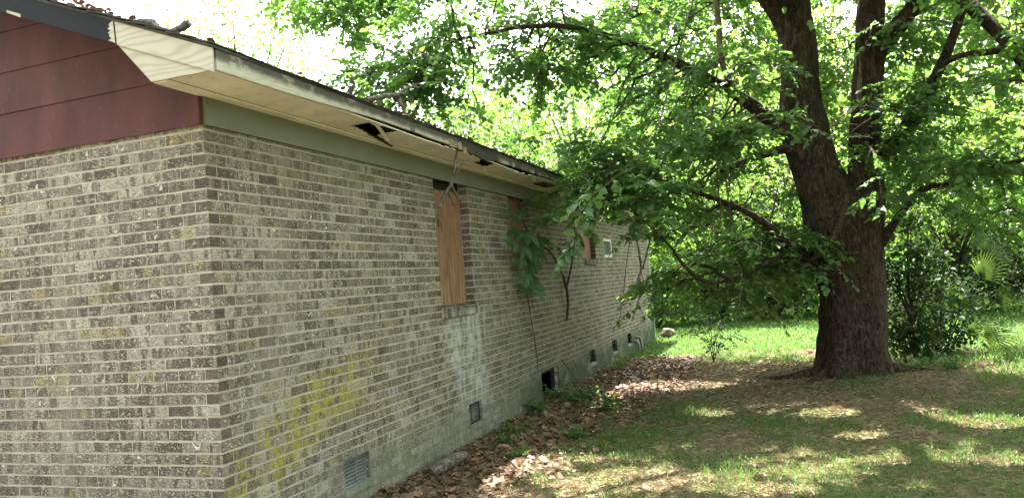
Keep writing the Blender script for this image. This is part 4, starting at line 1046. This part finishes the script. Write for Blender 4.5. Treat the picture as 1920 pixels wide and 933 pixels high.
for row in [
 ('wood_tree', 'tall pale wispy tree seen over the gable at the upper left', -13.0, 16.5, 12.0, 2.8, 'leaf', 6500, 0.13, .45, 70, .16),
 ('wood_tree', 'tree behind the far end of the roof, leftmost of the wood', -4.5, 27.0, 9.0, 3.2, 'leaf_far', 5500, 0.17, .12, 70, .15),
 ('wood_tree', 'green tree whose top shows above the middle of the eave', -6.6, 20.5, 9.6, 3.0, 'leaf', 7000, 0.15, .15, 80, .16),
 ('wood_tree', 'dark green tree right behind the far end of the roof', -2.7, 19.6, 8.8, 2.6, 'leaf', 7000, 0.14, .15, 80, .15),
 ('wood_tree', 'green tree behind the house, above the dangling dead creeper', -11.2, 22.0, 10.5, 2.8, 'leaf', 6000, 0.15, .2, 80, .16),
 ('wood_tree', 'bright green tree rising just past the far corner of the house', -0.5, 27.0, 9.5, 3.0, 'leaf_far', 6500, 0.16, .10, 80, .15),
 ('wood_tree', 'broad sunlit tree straight behind the gap between house and trunk', 2.6, 28.5, 11.0, 3.4, 'leaf_far', 7500, 0.16, .10, 90, .18),
 ('wood_tree', 'tree of the wood directly behind the large trunk', 6.2, 27.5, 10.5, 3.2, 'leaf_far', 6500, 0.16, .12, 80, .17),
 ('wood_tree', 'yellow green tree behind the palmetto, right of the large trunk', 10.2, 26.0, 10.0, 3.2, 'leaf_far', 6500, 0.16, .12, 80, .16),
 ('wood_tree', 'sunlit tree at the right edge behind the lawn', 14.4, 24.5, 10.5, 3.4, 'leaf_far', 6500, 0.16, .14, 80, .16),
 ('wood_tree', 'high pale tree far behind the left end of the wood', -1.5, 34.0, 15.0, 4.6, 'leaf_pale', 6500, 0.22, .2, 80, .25),
 ('wood_tree', 'high pale tree far behind the middle of the wood', 5.5, 33.0, 16.0, 4.8, 'leaf_pale', 7000, 0.22, .2, 80, .25),
 ('wood_tree', 'high pale tree far behind the right end of the wood', 13.0, 31.0, 15.0, 4.8, 'leaf_pale', 7000, 0.22, .2, 80, .25),
 ('wood_tree', 'outermost tree of the wood beyond the right edge', 18.5, 22.0, 12.0, 4.2, 'leaf_far', 6000, 0.18, .12, 70, .2),
 ('wood_tree', 'small bright tree low beside the far corner of the house', 0.9, 20.6, 5.2, 1.9, 'leaf_far', 6500, 0.115, .18, 70, .06),
 ('wood_tree', 'small yellow green tree in the clearing left of the trunk', 3.4, 20.2, 5.6, 2.0, 'leaf_far', 6500, 0.115, .24, 70, .06),
 ('wood_tree', 'small sunlit tree on the lawn right of the palmetto', 10.2, 15.6, 6.4, 2.3, 'leaf_far', 7500, 0.11, .30, 80, .07),
 ('wood_tree', 'slender bright tree standing close behind the large trunk', 7.3, 18.6, 6.2, 2.0, 'leaf_far', 6000, 0.115, .26, 70, .06),
]:
    nm, lb, x, y, h, r, mt, nl, lf, low, nc, tr = row
    crown_tree(nm, lb, x, y, h, r, M[mt], nl, lf, low=low, n_clump=nc, tr=tr, group=W_)
Sg = 'shrubs along the far edge of the lawn'
for k, (lb, x, y, h, r, mt, nl) in enumerate([
 ('leafy shrub half hidden by the far corner of the house', -0.6, 19.6, 2.0, 1.3, 'leaf_far', 2600),
 ('rounded green shrub just right of the far house corner', 1.2, 21.0, 2.6, 1.4, 'leaf', 3000),
 ('dark shrub in the middle of the hedge left of the trunk', 2.9, 21.4, 2.2, 1.4, 'leaf_dark', 3000),
 ('green shrub in the hedge nearest the left side of the trunk', 4.6, 21.2, 2.4, 1.5, 'leaf', 3000),
 ('shrub at the back of the lawn behind the large trunk', 6.6, 20.6, 2.2, 1.4, 'leaf', 2600),
 ('dark glossy shrub behind the palmetto fronds', 8.6, 19.6, 2.8, 1.5, 'leaf_dark', 3400),
 ('dark blue green shrub right of the palmetto', 10.6, 19.0, 3.2, 1.7, 'leaf_dark', 4000),
 ('dark bushy shrub at the right edge of the lawn', 12.8, 17.6, 3.0, 1.7, 'leaf_dark', 3600),
 ('low shrub beyond the right edge of the lawn', 15.2, 17.0, 2.6, 1.7, 'leaf', 2600)]):
    crown_tree('hedge_shrub', lb, x, y, h, r, M[mt], nl, 0.12, 'shrub', 0.02, 46, 0.035, Sg, spread=0.5)
crown_tree('evergreen_bush', 'tall dark evergreen bush growing against the right side of the trunk', 5.0, 9.2, 2.3, 0.45, M['leaf_dark'], 2000, 0.085, 'bush', 0.0, 30, 0.016, spread=0.8)
crown_tree('evergreen_bush', 'lower dark bush between the trunk and the palmetto fronds', 5.45, 10.3, 1.3, 0.55, M['leaf_dark'], 1800, 0.085, 'bush', -0.2, 30, 0.014, spread=0.8)
# the wood goes on behind: one far mass
nF = 26000
P = np.stack([rng.uniform(-40, 50, nF), rng.uniform(38, 46, nF), rng.uniform(0, 1, nF) ** 1.2 * 15], -1); P[:, 2] *= 0.75 + 0.25 * np.sin(P[:, 0] * 0.55) * np.sin(P[:, 0] * 0.23 + 1)
V, Q, T = leaves_mesh(P, rng.normal(size=(nF, 3)) + (0, 0, -.3), rng.normal(size=(nF, 3)) * .6 + (0, 0, 1), rng.uniform(0.4, 0.85, nF), 1.2)
link('far_woods', raw_mesh('far_woods', V, Q, None, M['leaf_far'], False, {'tone': T}), kind='stuff', label='sunlit mass of woodland far behind the lawn', category='woods')

nF = 9000  # unseen leaf clumps added to cut skylight on the long wall
kc = rng.integers(0, 90, nF); cc = np.stack([rng.uniform(9.5, 15, 90), rng.uniform(-7, 9, 90), rng.uniform(.6, 10, 90)], -1)
P = cc[kc] + rng.normal(size=(nF, 3)) * (.8, .8, .5); P[:, 2] = np.maximum(P[:, 2], gz(P[:, 0], P[:, 1]) + .05)
V, Q, T = leaves_mesh(P, rng.normal(size=(nF, 3)) + (0, 0, -.3), rng.normal(size=(nF, 3)) * .6 + (0, 0, 1), rng.uniform(.2, .4, nF), 1.2)
link('side_shade_leaves', raw_mesh('side_shade_leaves', V, Q, None, M['leaf'], False, {'tone': T}), kind='stuff', label='unseen leaf mass added right of the yard to shade the long wall', category='woods')

nF = 20000  # unseen leaf clumps added behind the camera to dim the gable
kc = rng.integers(0, 110, nF); cc = np.stack([rng.uniform(-16, 9, 110), rng.uniform(-16, -10.5, 110), rng.uniform(.6, 11, 110)], -1)
P = cc[kc] + rng.normal(size=(nF, 3)) * (1, .8, .6); P[:, 2] = np.maximum(P[:, 2], gz(P[:, 0], P[:, 1]) + .05)
V, Q, T = leaves_mesh(P, rng.normal(size=(nF, 3)) + (0, 0, -.3), rng.normal(size=(nF, 3)) * .6 + (0, 0, 1), rng.uniform(.25, .45, nF), 1.2)
link('rear_shade_leaves', raw_mesh('rear_shade_leaves', V, Q, None, M['leaf'], False, {'tone': T}), kind='stuff', label='unseen leaf mass added across the yard to shade the maroon gable', category='woods')

# ------------------------------------------------------------------ palmetto
pal = thing('palmetto', 'clump of fan-leaved palmetto right of the large trunk', 'palm', G(1775, 668))
pb = np.array(pal.location)
def frond(tip_px, ty, fan, ang, spread_=1.25, nseg=18):
    tip = AY(*tip_px, ty); mid = (pb + tip) / 2 + np.array([0, 0, 0.22])
    st = spline(np.array([pb + rng.uniform(-.08, .08, 3) * (1, 1, 0) + (0, 0, 0.05), mid, tip]), 14)
    mb = MB(); mb.tube(st, np.linspace(0.011, 0.006, 14), 5)
    d = st[-1] - st[-3]; d /= np.linalg.norm(d); d = d * 0.6 + np.array([math.cos(ang), 0.15, math.sin(ang)]) * 0.7; d /= np.linalg.norm(d)
    s = np.cross(d, [rng.normal(0, .3), 1.0, rng.normal(0.25, .3)]); s /= np.linalg.norm(s); nrm = np.cross(s, d)
    for a in np.linspace(-spread_, spread_, nseg):
        L = fan * (0.72 + 0.28 * math.cos(a)) * random.uniform(0.9, 1.08); q = d * math.cos(a) + s * math.sin(a) + nrm * 0.1 * math.cos(a * 2)
        w = np.cross(q, nrm); w /= np.linalg.norm(w); t = np.array([0, .3, .7, 1.0]); wd = np.array([0.004, 0.013, 0.010, 0.001]) * fan / 0.55
        c = tip + q[None] * (t * L)[:, None] + np.array([0, 0, -0.22 * L])[None] * (t ** 3)[:, None]
        V = np.vstack([c - w * wd[:, None], c + nrm * 0.006, c + w * wd[:, None]])
        Qs = [(i, i + 1, 4 + i + 1, 4 + i) for i in range(3)] + [(4 + i, 4 + i + 1, 8 + i + 1, 8 + i) for i in range(3)]
        mb.add(V, Qs)
    return mb.build('frond', M['palm'], pal)
for tp, ty, fan, an in (((1838, 520), 9.7, .62, 1.0), ((1850, 480), 10.4, .6, 1.2), ((1762, 560), 9.5, .45, 1.6), ((1725, 590), 9.6, .45, 2.0), ((1868, 565), 9.8, .42, 0.4), ((1845, 628), 9.1, .48, 0.15), ((1800, 575), 9.9, .5, 1.3), ((1740, 540), 10.2, .5, 1.9), ((1705, 620), 9.3, .4, 2.4), ((1815, 622), 8.9, .4, 0.6)): frond(tp, ty, fan, an)

# sapling in front of the lawn
sap = thing('sapling', 'small dark leafy sapling left of the large trunk', 'sapling', G(1338, 678))
sb = np.array(sap.location); sprays = []; 
for k, (dx, dz) in enumerate(((0.02, .95), (0.32, .8), (-.28, .85), (.5, .55), (-.35, .6), (.18, .7))):
    mb = MB(); S = spline(np.array([sb, sb + (dx * .25, rng.normal(0, .05), dz * .5), sb + (dx, rng.normal(0, .1), dz)]), 12); mb.tube(S, np.linspace(.008, .003, 12), 5); mb.build('stem', M['twig'], sap)
    sprays += [S[i] for i in (5, 6, 7, 8, 9, 10, 11, 11)]
ST = [spray_template(9, 0.24, 0.05) for _ in range(5)]
frn, twn = spray_cloud(np.array(sprays), rng.uniform(0, 6.28, len(sprays)), ST, (-.2, .5))
V, Q, T = leaves_mesh(*frn); link('leaves', raw_mesh('leaves', V, Q, None, M['leaf_dark'], False, {'tone': T}), sap, kind='stuff')
V, Q = lines_mesh(twn, .0022, .001, 3); link('twigs', raw_mesh('twigs', V, Q, None, M['twig']), sap, kind='stuff')

# ------------------------------------------------------------------ climbers on the wall
def wx(px, py, x): return on(px, py, 0, x)
def wall_tube(name, rows, mat, parent, n=36, ns=6, wob=0.15):
    P = np.array([wx(a, b, c) for a, b, c, r in rows]); R = np.array([pxm(r, p) for (a, b, c, r), p in zip(rows, P)])
    S = spline(np.hstack([P, R[:, None]]), n); mb = MB(); mb.tube(S[:, :3], np.maximum(S[:, 3], .001), ns, wob); return mb.build(name, mat, parent, True)
def palmate_mesh(tone):
    D, P, N, S = [], [], [], []
    for a, l in ((-1.75, .55), (-.85, .85), (0, 1.0), (.85, .85), (1.75, .55)):
        D.append((math.sin(a), math.cos(a), -0.12 * abs(a))); P.append((0, 0, 0)); N.append((0, 0, 1)); S.append(l)
    V, Q, T = leaves_mesh(np.array(P, float), np.array(D, float), np.array(N, float), np.array(S), 0.62, np.full(5, tone))
    return raw_mesh('leaf', V, Q, None, M['creeper'], False, {'tone': T})
PM = [palmate_mesh(t) for t in (.15, .35, .5, .65, .85)]
def creeper_leaf(p, size, parent, out=(1, -.25, .3)):
    n = np.array(out) + rng.normal(0, .35, 3); n /= np.linalg.norm(n); d = np.array([rng.normal(.1, .25), rng.normal(0, .5), -1.0]); d -= (d @ n) * n; d /= np.linalg.norm(d); x = np.cross(d, n)
    o = bpy.data.objects.new('leaf', random.choice(PM)); COL.objects.link(o); o.parent = parent
    if parent.type == 'EMPTY': o.matrix_parent_inverse = Matrix.Translation(-parent.location)
    o.matrix_basis = Matrix([[x[i] * size, d[i] * size, n[i] * size, p[i]] for i in range(3)] + [[0, 0, 0, 1]])
cv = thing('wall_creeper', 'green creeper with five-fingered leaves over the second boarded window', 'vine', wx(1062, 600, 0.05))
for rows in ([(1062, 600, .06, 2.2), (1065, 575, .06, 2.8), (1063, 545, .06, 3.0), (1056, 518, .06, 2.4), (1046, 498, .06, 2.0), (1036, 478, .06, 1.8), (1020, 462, .06, 1.6), (1000, 446, .06, 1.4), (985, 425, .06, 1.2), (975, 400, .06, 1.1), (968, 372, .06, 1)],
             [(1062, 540, .06, 2.4), (1070, 505, .06, 2), (1076, 465, .06, 1.6), (1078, 420, .06, 1.3), (1077, 380, .06, 1.1)], [(1000, 446, .06, 1.3), (990, 480, .06, 1.2), (992, 520, .06, 1), (996, 548, .06, .8)], [(984, 470, .06, 1), (990, 560, .03, .9), (1003, 640, .02, .8), (1010, 700, .02, .7)]):
    wall_tube('stem', rows, M['twig'], cv)
for px, py, s in ((958, 388, .11), (966, 405, .10), (978, 395, .12), (952, 402, .09), (972, 432, .17), (988, 440, .2), (1003, 448, .2), (962, 452, .15), (980, 462, .19), (996, 468, .2), (1012, 458, .19), (1024, 452, .17), (975, 486, .16), (990, 495, .2), (1005, 490, .17), (986, 515, .17), (1000, 522, .18), (992, 540, .2), (1008, 538, .17), (983, 535, .13), (1016, 478, .15), (1045, 462, .13), (1062, 455, .15), (1078, 440, .15), (1090, 452, .14), (1072, 470, .14), (1055, 478, .12), (984, 372, .08), (993, 380, .09), (1018, 386, .07)): creeper_leaf(wx(px, py, random.uniform(.10, .24)), s * random.uniform(1.0, 1.3), cv)
dv = thing('dead_creeper', 'dead leafless creeper dangling from the eave beside the first boarded window', 'vine', wx(820, 410, .30))
for rows in ([(858, 280, .40, 2.9), (853, 310, .38, 2.6), (846, 345, .34, 3.5), (836, 362, .30, 3.5), (826, 385, .26, 3.2), (821, 412, .22, 2.4), (823, 425, .2, 1.3)], [(846, 347, .34, 2.9), (855, 366, .3, 2.2), (864, 378, .28, 1.3)], [(840, 358, .3, 2.6), (851, 385, .28, 1.6)], [(822, 405, .23, 1.9), (828, 430, .2, 1.1), (822, 440, .2, 0.8)], [(850, 330, .36, 1.9), (862, 318, .38, 1.3), (872, 300, .4, 1.0)]):
    wall_tube('stem', rows, M['grey_bark'], dv, 24, 5, .3)
fv = thing('bare_vine', 'thin bare vines hanging over the far end of the brick wall', 'vine', wx(1190, 600, .25))
for rows in ([(1150, 380, .5, 2), (1180, 410, .5, 1.8), (1195, 455, .45, 1.8), (1202, 500, .4, 2.4), (1198, 520, .35, 2.4), (1192, 535, .3, 1.8)], [(1198, 520, .35, 2.6), (1202, 545, .32, 2.6), (1195, 575, .3, 2.2), (1187, 597, .28, 1.5)], [(1185, 430, .3, 1), (1174, 500, .2, 1), (1168, 560, .1, 1), (1160, 608, .06, .8)], [(1202, 510, .4, 1), (1213, 550, .4, 1), (1224, 590, .4, 1), (1226, 620, .4, .8)], [(1240, 400, .9, 1.4), (1222, 440, .7, 1.5), (1205, 505, .45, 1.4)]):
    wall_tube('stem', rows, M['grey_bark'] if random.random() < .4 else M['twig'], fv, 30, 5, .2)
# white strip painted as the sunlit sliver at the far corner
mb = MB(); mb.box((-0.05, HL + .002, -0.2), (0.022, HL + 0.03, 2.6)); mb.build('sunlit_sliver', M['white_frame'], house)

# ------------------------------------------------------------------ things on the roof
rb = thing('fallen_branch', 'gnarled grey branch lying on the roof above the gable end', 'branch', AY(290, 48, -.1))
def ytube(name, rows, mat, parent, n=40, ns=9, wob=.16): return px_tube(name, rows, mat, parent, n, ns, wob)
ytube('bough', [(218, 40, -.05, 3), (240, 45, -.08, 4), (262, 41, -.1, 6), (285, 42, -.1, 6.5), (298, 55, -.12, 7), (318, 60, -.12, 6.5), (338, 53, -.12, 7), (350, 46, -.12, 8), (354, 42, -.12, 6)], M['grey_bark'], rb)
ytube('side_branch', [(262, 41, -.1, 4), (280, 52, -.1, 4), (300, 68, -.1, 4)], M['grey_bark'], rb, 16)
ytube('side_branch', [(296, 50, -.1, 4), (312, 66, -.1, 3.5), (330, 74, -.1, 3)], M['grey_bark'], rb, 16)
r2 = thing('forked_branch', 'dead forked branch lying on the roof near the middle of the eave', 'branch', wx(720, 190, .25))
wall_tube('bough', [(672, 196, .20, 4), (690, 188, .22, 4.5), (715, 181, .25, 4.5), (742, 179, .25, 4.5), (750, 190, .27, 4), (757, 205, .3, 3.5), (763, 218, .34, 3)], M['grey_bark'], r2, 40, 8)
wall_tube('side_branch', [(744, 180, .25, 3.5), (755, 170, .22, 2.8), (770, 163, .2, 2.4), (785, 165, .2, 1.8)], M['grey_bark'], r2, 16, 7)
wall_tube('side_branch', [(742, 179, .25, 1), (770, 190, .2, .8), (796, 198, .2, .6), (796, 212, .2, .5)], M['grey_bark'], r2, 16, 5)
st = thing('roof_stub', 'short dark stub standing up behind the roof edge', 'stub', wx(657, 178, .12)); wall_tube('stub', [(655, 196, .12, 6), (656, 178, .12, 6), (659, 163, .12, 5)], M['rot'], st, 8, 8)
def flat_leaves(X, Y, Z, size, curl=.35):
    n = len(X); a = rng.uniform(0, 6.283, n); D = np.stack([np.cos(a), np.sin(a), rng.normal(.05, curl, n)], -1); N = np.stack([rng.normal(0, curl, n), rng.normal(0, curl, n), np.ones(n)], -1)
    return [np.stack([X, Y, Z], -1), D, N, size]
n = 520; Y = rng.uniform(-.3, 9, n); X = .46 - np.abs(rng.normal(0, .22, n)); keep = (Y > 1.2) | (rng.random(n) < .25); X, Y = X[keep], Y[keep]; n = len(X)
V, Q, T = leaves_mesh(*flat_leaves(X, Y, 3.152 - .4 * X + .034 + rng.uniform(-.006, .022, n), rng.uniform(.03, .06, n), .35))
link('roof_litter', raw_mesh('roof_litter', V, Q, None, M['dead_leaf'], False, {'tone': T * .35}), kind='stuff', label='dead leaves lying along the roof edge', category='leaves')
n = 46; X = rng.uniform(-.9, -.5, n); Y = rng.uniform(-.36, 0.0, n)
V, Q, T = leaves_mesh(*flat_leaves(X, Y, 3.152 - .4 * X + .04 + rng.uniform(0, .04, n), rng.uniform(.03, .07, n), .5))
link('roof_litter', raw_mesh('roof_litter', V, Q, None, M['dead_leaf'], False, {'tone': T * 0.0}), kind='stuff', label='dark leaf litter on the gable edge of the roof', category='leaves')

# ------------------------------------------------------------------ on the ground
def lump(name, label, cat, P, size, mat, seed, squash=(1, 1, .7)):
    bm = bmesh.new(); bmesh.ops.create_icosphere(bm, subdivisions=3, radius=1.0)
    for v in bm.verts:
        k = 1 + .28 * mnoise.fractal(v.co * 1.6 + Vector((seed, 0, 0)), 1, 2, 4); v.co = Vector((v.co.x * squash[0], v.co.y * squash[1], v.co.z * squash[2])) * k * size + Vector([float(q) for q in P])
    me = bpy.data.meshes.new(name); bm.to_mesh(me); bm.free(); me.materials.append(mat); o = link(name, me); o['label'] = label; o['category'] = cat; return o
p = np.array([.30, 15.75, 0.0]); p[2] = gz(p[0], p[1]) + .12; lump('rock', 'pale rounded rock at the far corner of the house', 'rock', p, .17, M['stone'], 2.0, (1, .9, .8))
lg = thing('rotten_log', 'short grey rotten log in the leaf litter by the near vent', 'log', G(832, 880))
a, b = G(812, 893), G(872, 862); S = spline(np.array([[*a, .055], [*((a + b) / 2 + (0, 0, .01)), .065], [*b, .045]]), 14); S[:, 2] += .045
rough_limb(S, 20, 10, .25, 4).build('log', M['grey_bark'], lg, True)
sk = thing('leaning_stick', 'pale stick leaning on the wall right of the crawl space opening', 'stick', G(1096, 728)); px_tube('stick', [(1052, 672, 7.1, 1.2), (1075, 702, 6.9, 1.4), (1098, 730, 6.7, 1.4)], M['tan_vine'], sk, 12, 5)

def weed(label, px, py, n, L, leaf, mat, name='weed'):
    p = G(px, py); o = thing(name, label, 'weed', p, 'weeds growing in the leaf litter')
    pos = np.tile(p + (0, 0, .015), (n, 1)) + rng.normal(0, .025, (n, 3)) * (1, 1, 0); T_ = [spray_template(random.randint(5, 8), L, leaf, .5) for _ in range(4)]
    frn, twn = spray_cloud(pos, rng.uniform(0, 6.28, n), T_, (-1.2, -.35)); V, Q = lines_mesh(twn, .0025, .0015, 3); link('stems', raw_mesh('stems', V, Q, None, mat, False, {'tone': np.full(len(Q), .4)}), o)
    V, Q, T = leaves_mesh(*frn); link('leaves', raw_mesh('leaves', V, Q, None, mat, False, {'tone': T}), o, kind='stuff')
for lb, px, py, n, L, lf in (('dark leafy weed in front of the crawl space opening', 1040, 748, 26, .26, .06), ('leafy weed just right of the crawl space opening', 1085, 752, 26, .28, .06), ('broad green weed patch farther from the wall, right of the opening', 1130, 768, 22, .26, .065), ('weed at the wall foot just left of the opening', 1010, 770, 16, .2, .05), ('pale five-leaved weed alone in the leaf litter', 1085, 822, 8, .13, .07), ('small weed beside the wire screened vent', 972, 812, 12, .18, .05), ('little green weed near the wall between the two near vents', 950, 832, 9, .15, .05), ('pale flowering weed by the fourth vent from the corner', 1162, 690, 14, .24, .05), ('tiny weed near the bottom of the picture by the log', 975, 858, 8, .12, .045), ('weed at the right foot of the large trunk', 1720, 702, 18, .25, .06), ('weed below the palmetto at the right', 1790, 700, 16, .25, .06)):
    weed(lb, px, py, n, L, lf, M['creeper'] if lf > .052 else M['grass'])

def fract(x, y, s, seed):
    return np.array([mnoise.fractal(Vector((a * s + seed, b * s, 3.3)), 1.0, 2.0, 3) for a, b in zip(x, y)])
def ground_pts(n, xr, yr):
    X = rng.uniform(*xr, n); Y = rng.uniform(*yr, n); q = proj(np.stack([X, Y, gz(X, Y)], -1))
    m = (q[:, 2] > .5) & (q[:, 0] > 350) & (q[:, 0] < 2250) & (q[:, 1] < 1130) & ((X > 0.03) | (Y > 15.7))
    d = np.hypot(X - 4.15, Y - 7.8); m &= d > .55
    return X[m], Y[m], q[m]
# grass
def blades(X, Y, h, w, bend=.5, mat='grass'):
    n = len(X); a = rng.uniform(0, 6.283, n); lean = rng.uniform(.1, bend, n)
    b = np.stack([X, Y, gz(X, Y) - .004], -1); s = np.stack([-np.sin(a), np.cos(a), 0 * a], -1) * (w / 2)[:, None]; f = np.stack([np.cos(a), np.sin(a), 0 * a], -1) * (h * lean)[:, None]
    up = np.zeros((n, 3)); up[:, 2] = h
    m1 = b + .55 * up + .35 * f; t = b + up * (1 - .25 * lean)[:, None] + f
    V = np.stack([b - s, b + s, m1 + s * .8, m1 - s * .8, t], 1).reshape(-1, 3); k = (np.arange(n) * 5)[:, None]
    return V, k + np.array([[0, 1, 2, 3]]), k + np.array([[3, 2, 4]])
def cover(X, Y):
    """share of ground under grass"""
    f = fract(X, Y, .75, 1.7) * .9 + fract(X, Y, 2.3, 8.1) * .5
    c = .57 + 1.15 * f
    c += .35 * smooth01(4.5, 1.6, Y) * smooth01(.9, 1.8, X)
    c -= 1.0 * smooth01(1.9, .6, X - .10 * np.maximum(0, Y - 4)) * smooth01(11, 9, Y)
    c -= .8 * np.exp(-(np.hypot(X - 4.1, Y - 7.7) / 1.7) ** 2) + .75 * smooth01(6.0, 7.2, Y) * smooth01(10.5, 9.0, Y) * smooth01(4.5, 3.0, X)
    c += 1.2 * smooth01(11.0, 12.6, Y) - .35 * smooth01(9.0, 10.5, Y) * smooth01(12.0, 11.0, Y) * smooth01(5.0, 3.5, X)
    return np.clip(c, 0.02, 1)
X, Y, q = ground_pts(330000, (0.02, 9.5), (-1.0, 12.5))
m = rng.random(len(X)) < cover(X, Y) * np.clip(5.2 / q[:, 2], .25, 1.0) ; X, Y, q = X[m], Y[m], q[m]; n = len(X)
h = rng.uniform(.024, .068, n) * (1 + .9 * np.clip(fract(X, Y, 1.6, 4.0), -.2, 1)) * np.clip(q[:, 2] / 7, .9, 1.5); tall = rng.random(n) < .03; h[tall] *= 2.0
tc = np.array([G(random.uniform(960, 1900), random.uniform(790, 940))[:2] for _ in range(46)]); td = np.min(np.hypot(X[:, None] - tc[None, :, 0], Y[:, None] - tc[None, :, 1]), 1); h = h * (1 + .8 * np.exp(-(td / .10) ** 2))
V, Q, T = blades(X, Y, h, rng.uniform(.0035, .007, n) * np.clip(q[:, 2] / 6, 1, 2), .9); tn = np.clip(rng.normal(.5, .22, n), 0, 1); nq = n
X2, Y2, q2 = ground_pts(130000, (-6, 16), (12.0, 24)); n2 = len(X2)
Vb, Qb, Tb = blades(X2, Y2, rng.uniform(.04, .10, n2), rng.uniform(.012, .02, n2), .8)
link('lawn_grass', raw_mesh('lawn_grass', np.vstack([V, Vb]), np.vstack([Q, Qb + len(V)]), np.vstack([T, Tb + len(V)]), M['grass'], False, {'tone': np.concatenate([tn, rng.random(n2), tn, rng.random(n2)])}), kind='stuff', label='patchy green grass of the yard', category='grass')
# dry straw and thatch lying flat
X, Y, q = ground_pts(120000, (0.02, 9.5), (-.5, 12)); n = len(X); m = rng.random(n) < np.clip(5.5 / q[:, 2], .3, 1); X, Y, q = X[m], Y[m], q[m]; n = len(X)
fr_ = flat_leaves(X, Y, gz(X, Y) + rng.uniform(.002, .014, n), rng.uniform(.03, .09, n), .12)
V, Qs, T = leaves_mesh(*fr_, width=.10); link('straw', raw_mesh('straw', V, Qs, None, M['straw'], False, {'tone': T}), kind='stuff', label='dry straw and clippings scattered over the bare soil', category='straw')
# dead leaves
X, Y, q = ground_pts(85000, (0.02, 8.5), (-.5, 11.5))
dn = smooth01(1.7, .5, X - .12 * np.maximum(0, Y - 3)) * .95 + .22 * np.exp(-(np.hypot(X - 3.6, Y - 7.2) / 2.0) ** 2) + .012 + .25 * smooth01(6.2, 7, Y) * smooth01(11.5, 10, Y) * smooth01(5, 3, X)
m = rng.random(len(X)) < np.clip(dn, 0, 1) * .85; X, Y, q = X[m], Y[m], q[m]; n = len(X)
fr_ = flat_leaves(X, Y, gz(X, Y) + rng.uniform(.004, .03, n), (.02 + .07 * rng.random(n) ** 2.2) * np.where(X < 1.7, 1.0, .5), .38)
big, rest = split_leaves(fr_, 300)
V, Q, T = leaves_mesh(*rest, width=1.25, tone=np.clip(rng.normal(.42, .25, len(rest[0])), 0, 1))
lit = link('leaf_litter', raw_mesh('leaf_litter', V, Q, None, M['dead_leaf'], False, {'tone': T}), kind='stuff', label='brown dead leaves lying along the foot of the wall and under the tree', category='leaves')
single_leaves(big, lit, M['dead_leaf'], width=1.25)
# fallen twigs
for px, py, a, L, lb in ((905, 842, .3, .4, 'grey twig in the leaf litter right of the rotten log'), (1010, 812, 2.2, .5, 'long thin twig lying below the crawl space opening'), (1065, 780, .9, .35, 'twig among the dead leaves in front of the weeds'), (1190, 775, 2.7, .55, 'long twig in the shade between wall and trunk'), (1240, 705, .2, .6, 'pale stick across the bare ground left of the roots'), (1330, 745, 1.2, .4, 'dark twig on the bare soil left of the trunk'), (1420, 712, 2.9, .7, 'stick lying beside the left root of the tree'), (1150, 850, .6, .3, 'short twig between litter and grass near the bottom'), (885, 893, 2.0, .35, 'twig nearest the near vent at the bottom'), (1560, 735, .1, .4, 'twig lying just in front of the trunk')):
    p = G(px, py); t = np.linspace(-.5, .5, 8)
    S = np.stack([p[0] + np.cos(a) * t * L, p[1] + np.sin(a) * t * L, 0 * t], -1); S[:, :2] += rng.normal(0, .012, (8, 2)); S[:, 2] = gz(S[:, 0], S[:, 1]) + .018
    mb = MB(); mb.tube(S, np.linspace(.007, .003, 8), 5); mb.tube(np.array([S[4], S[4] + (.05, .04, .02), S[4] + (.11, .06, .02)]), [.004, .003, .002], 4)
    mb.build('fallen_twig', random.choice([M['grey_bark'], M['twig']]), label=lb, category='twig', group='fallen twigs')
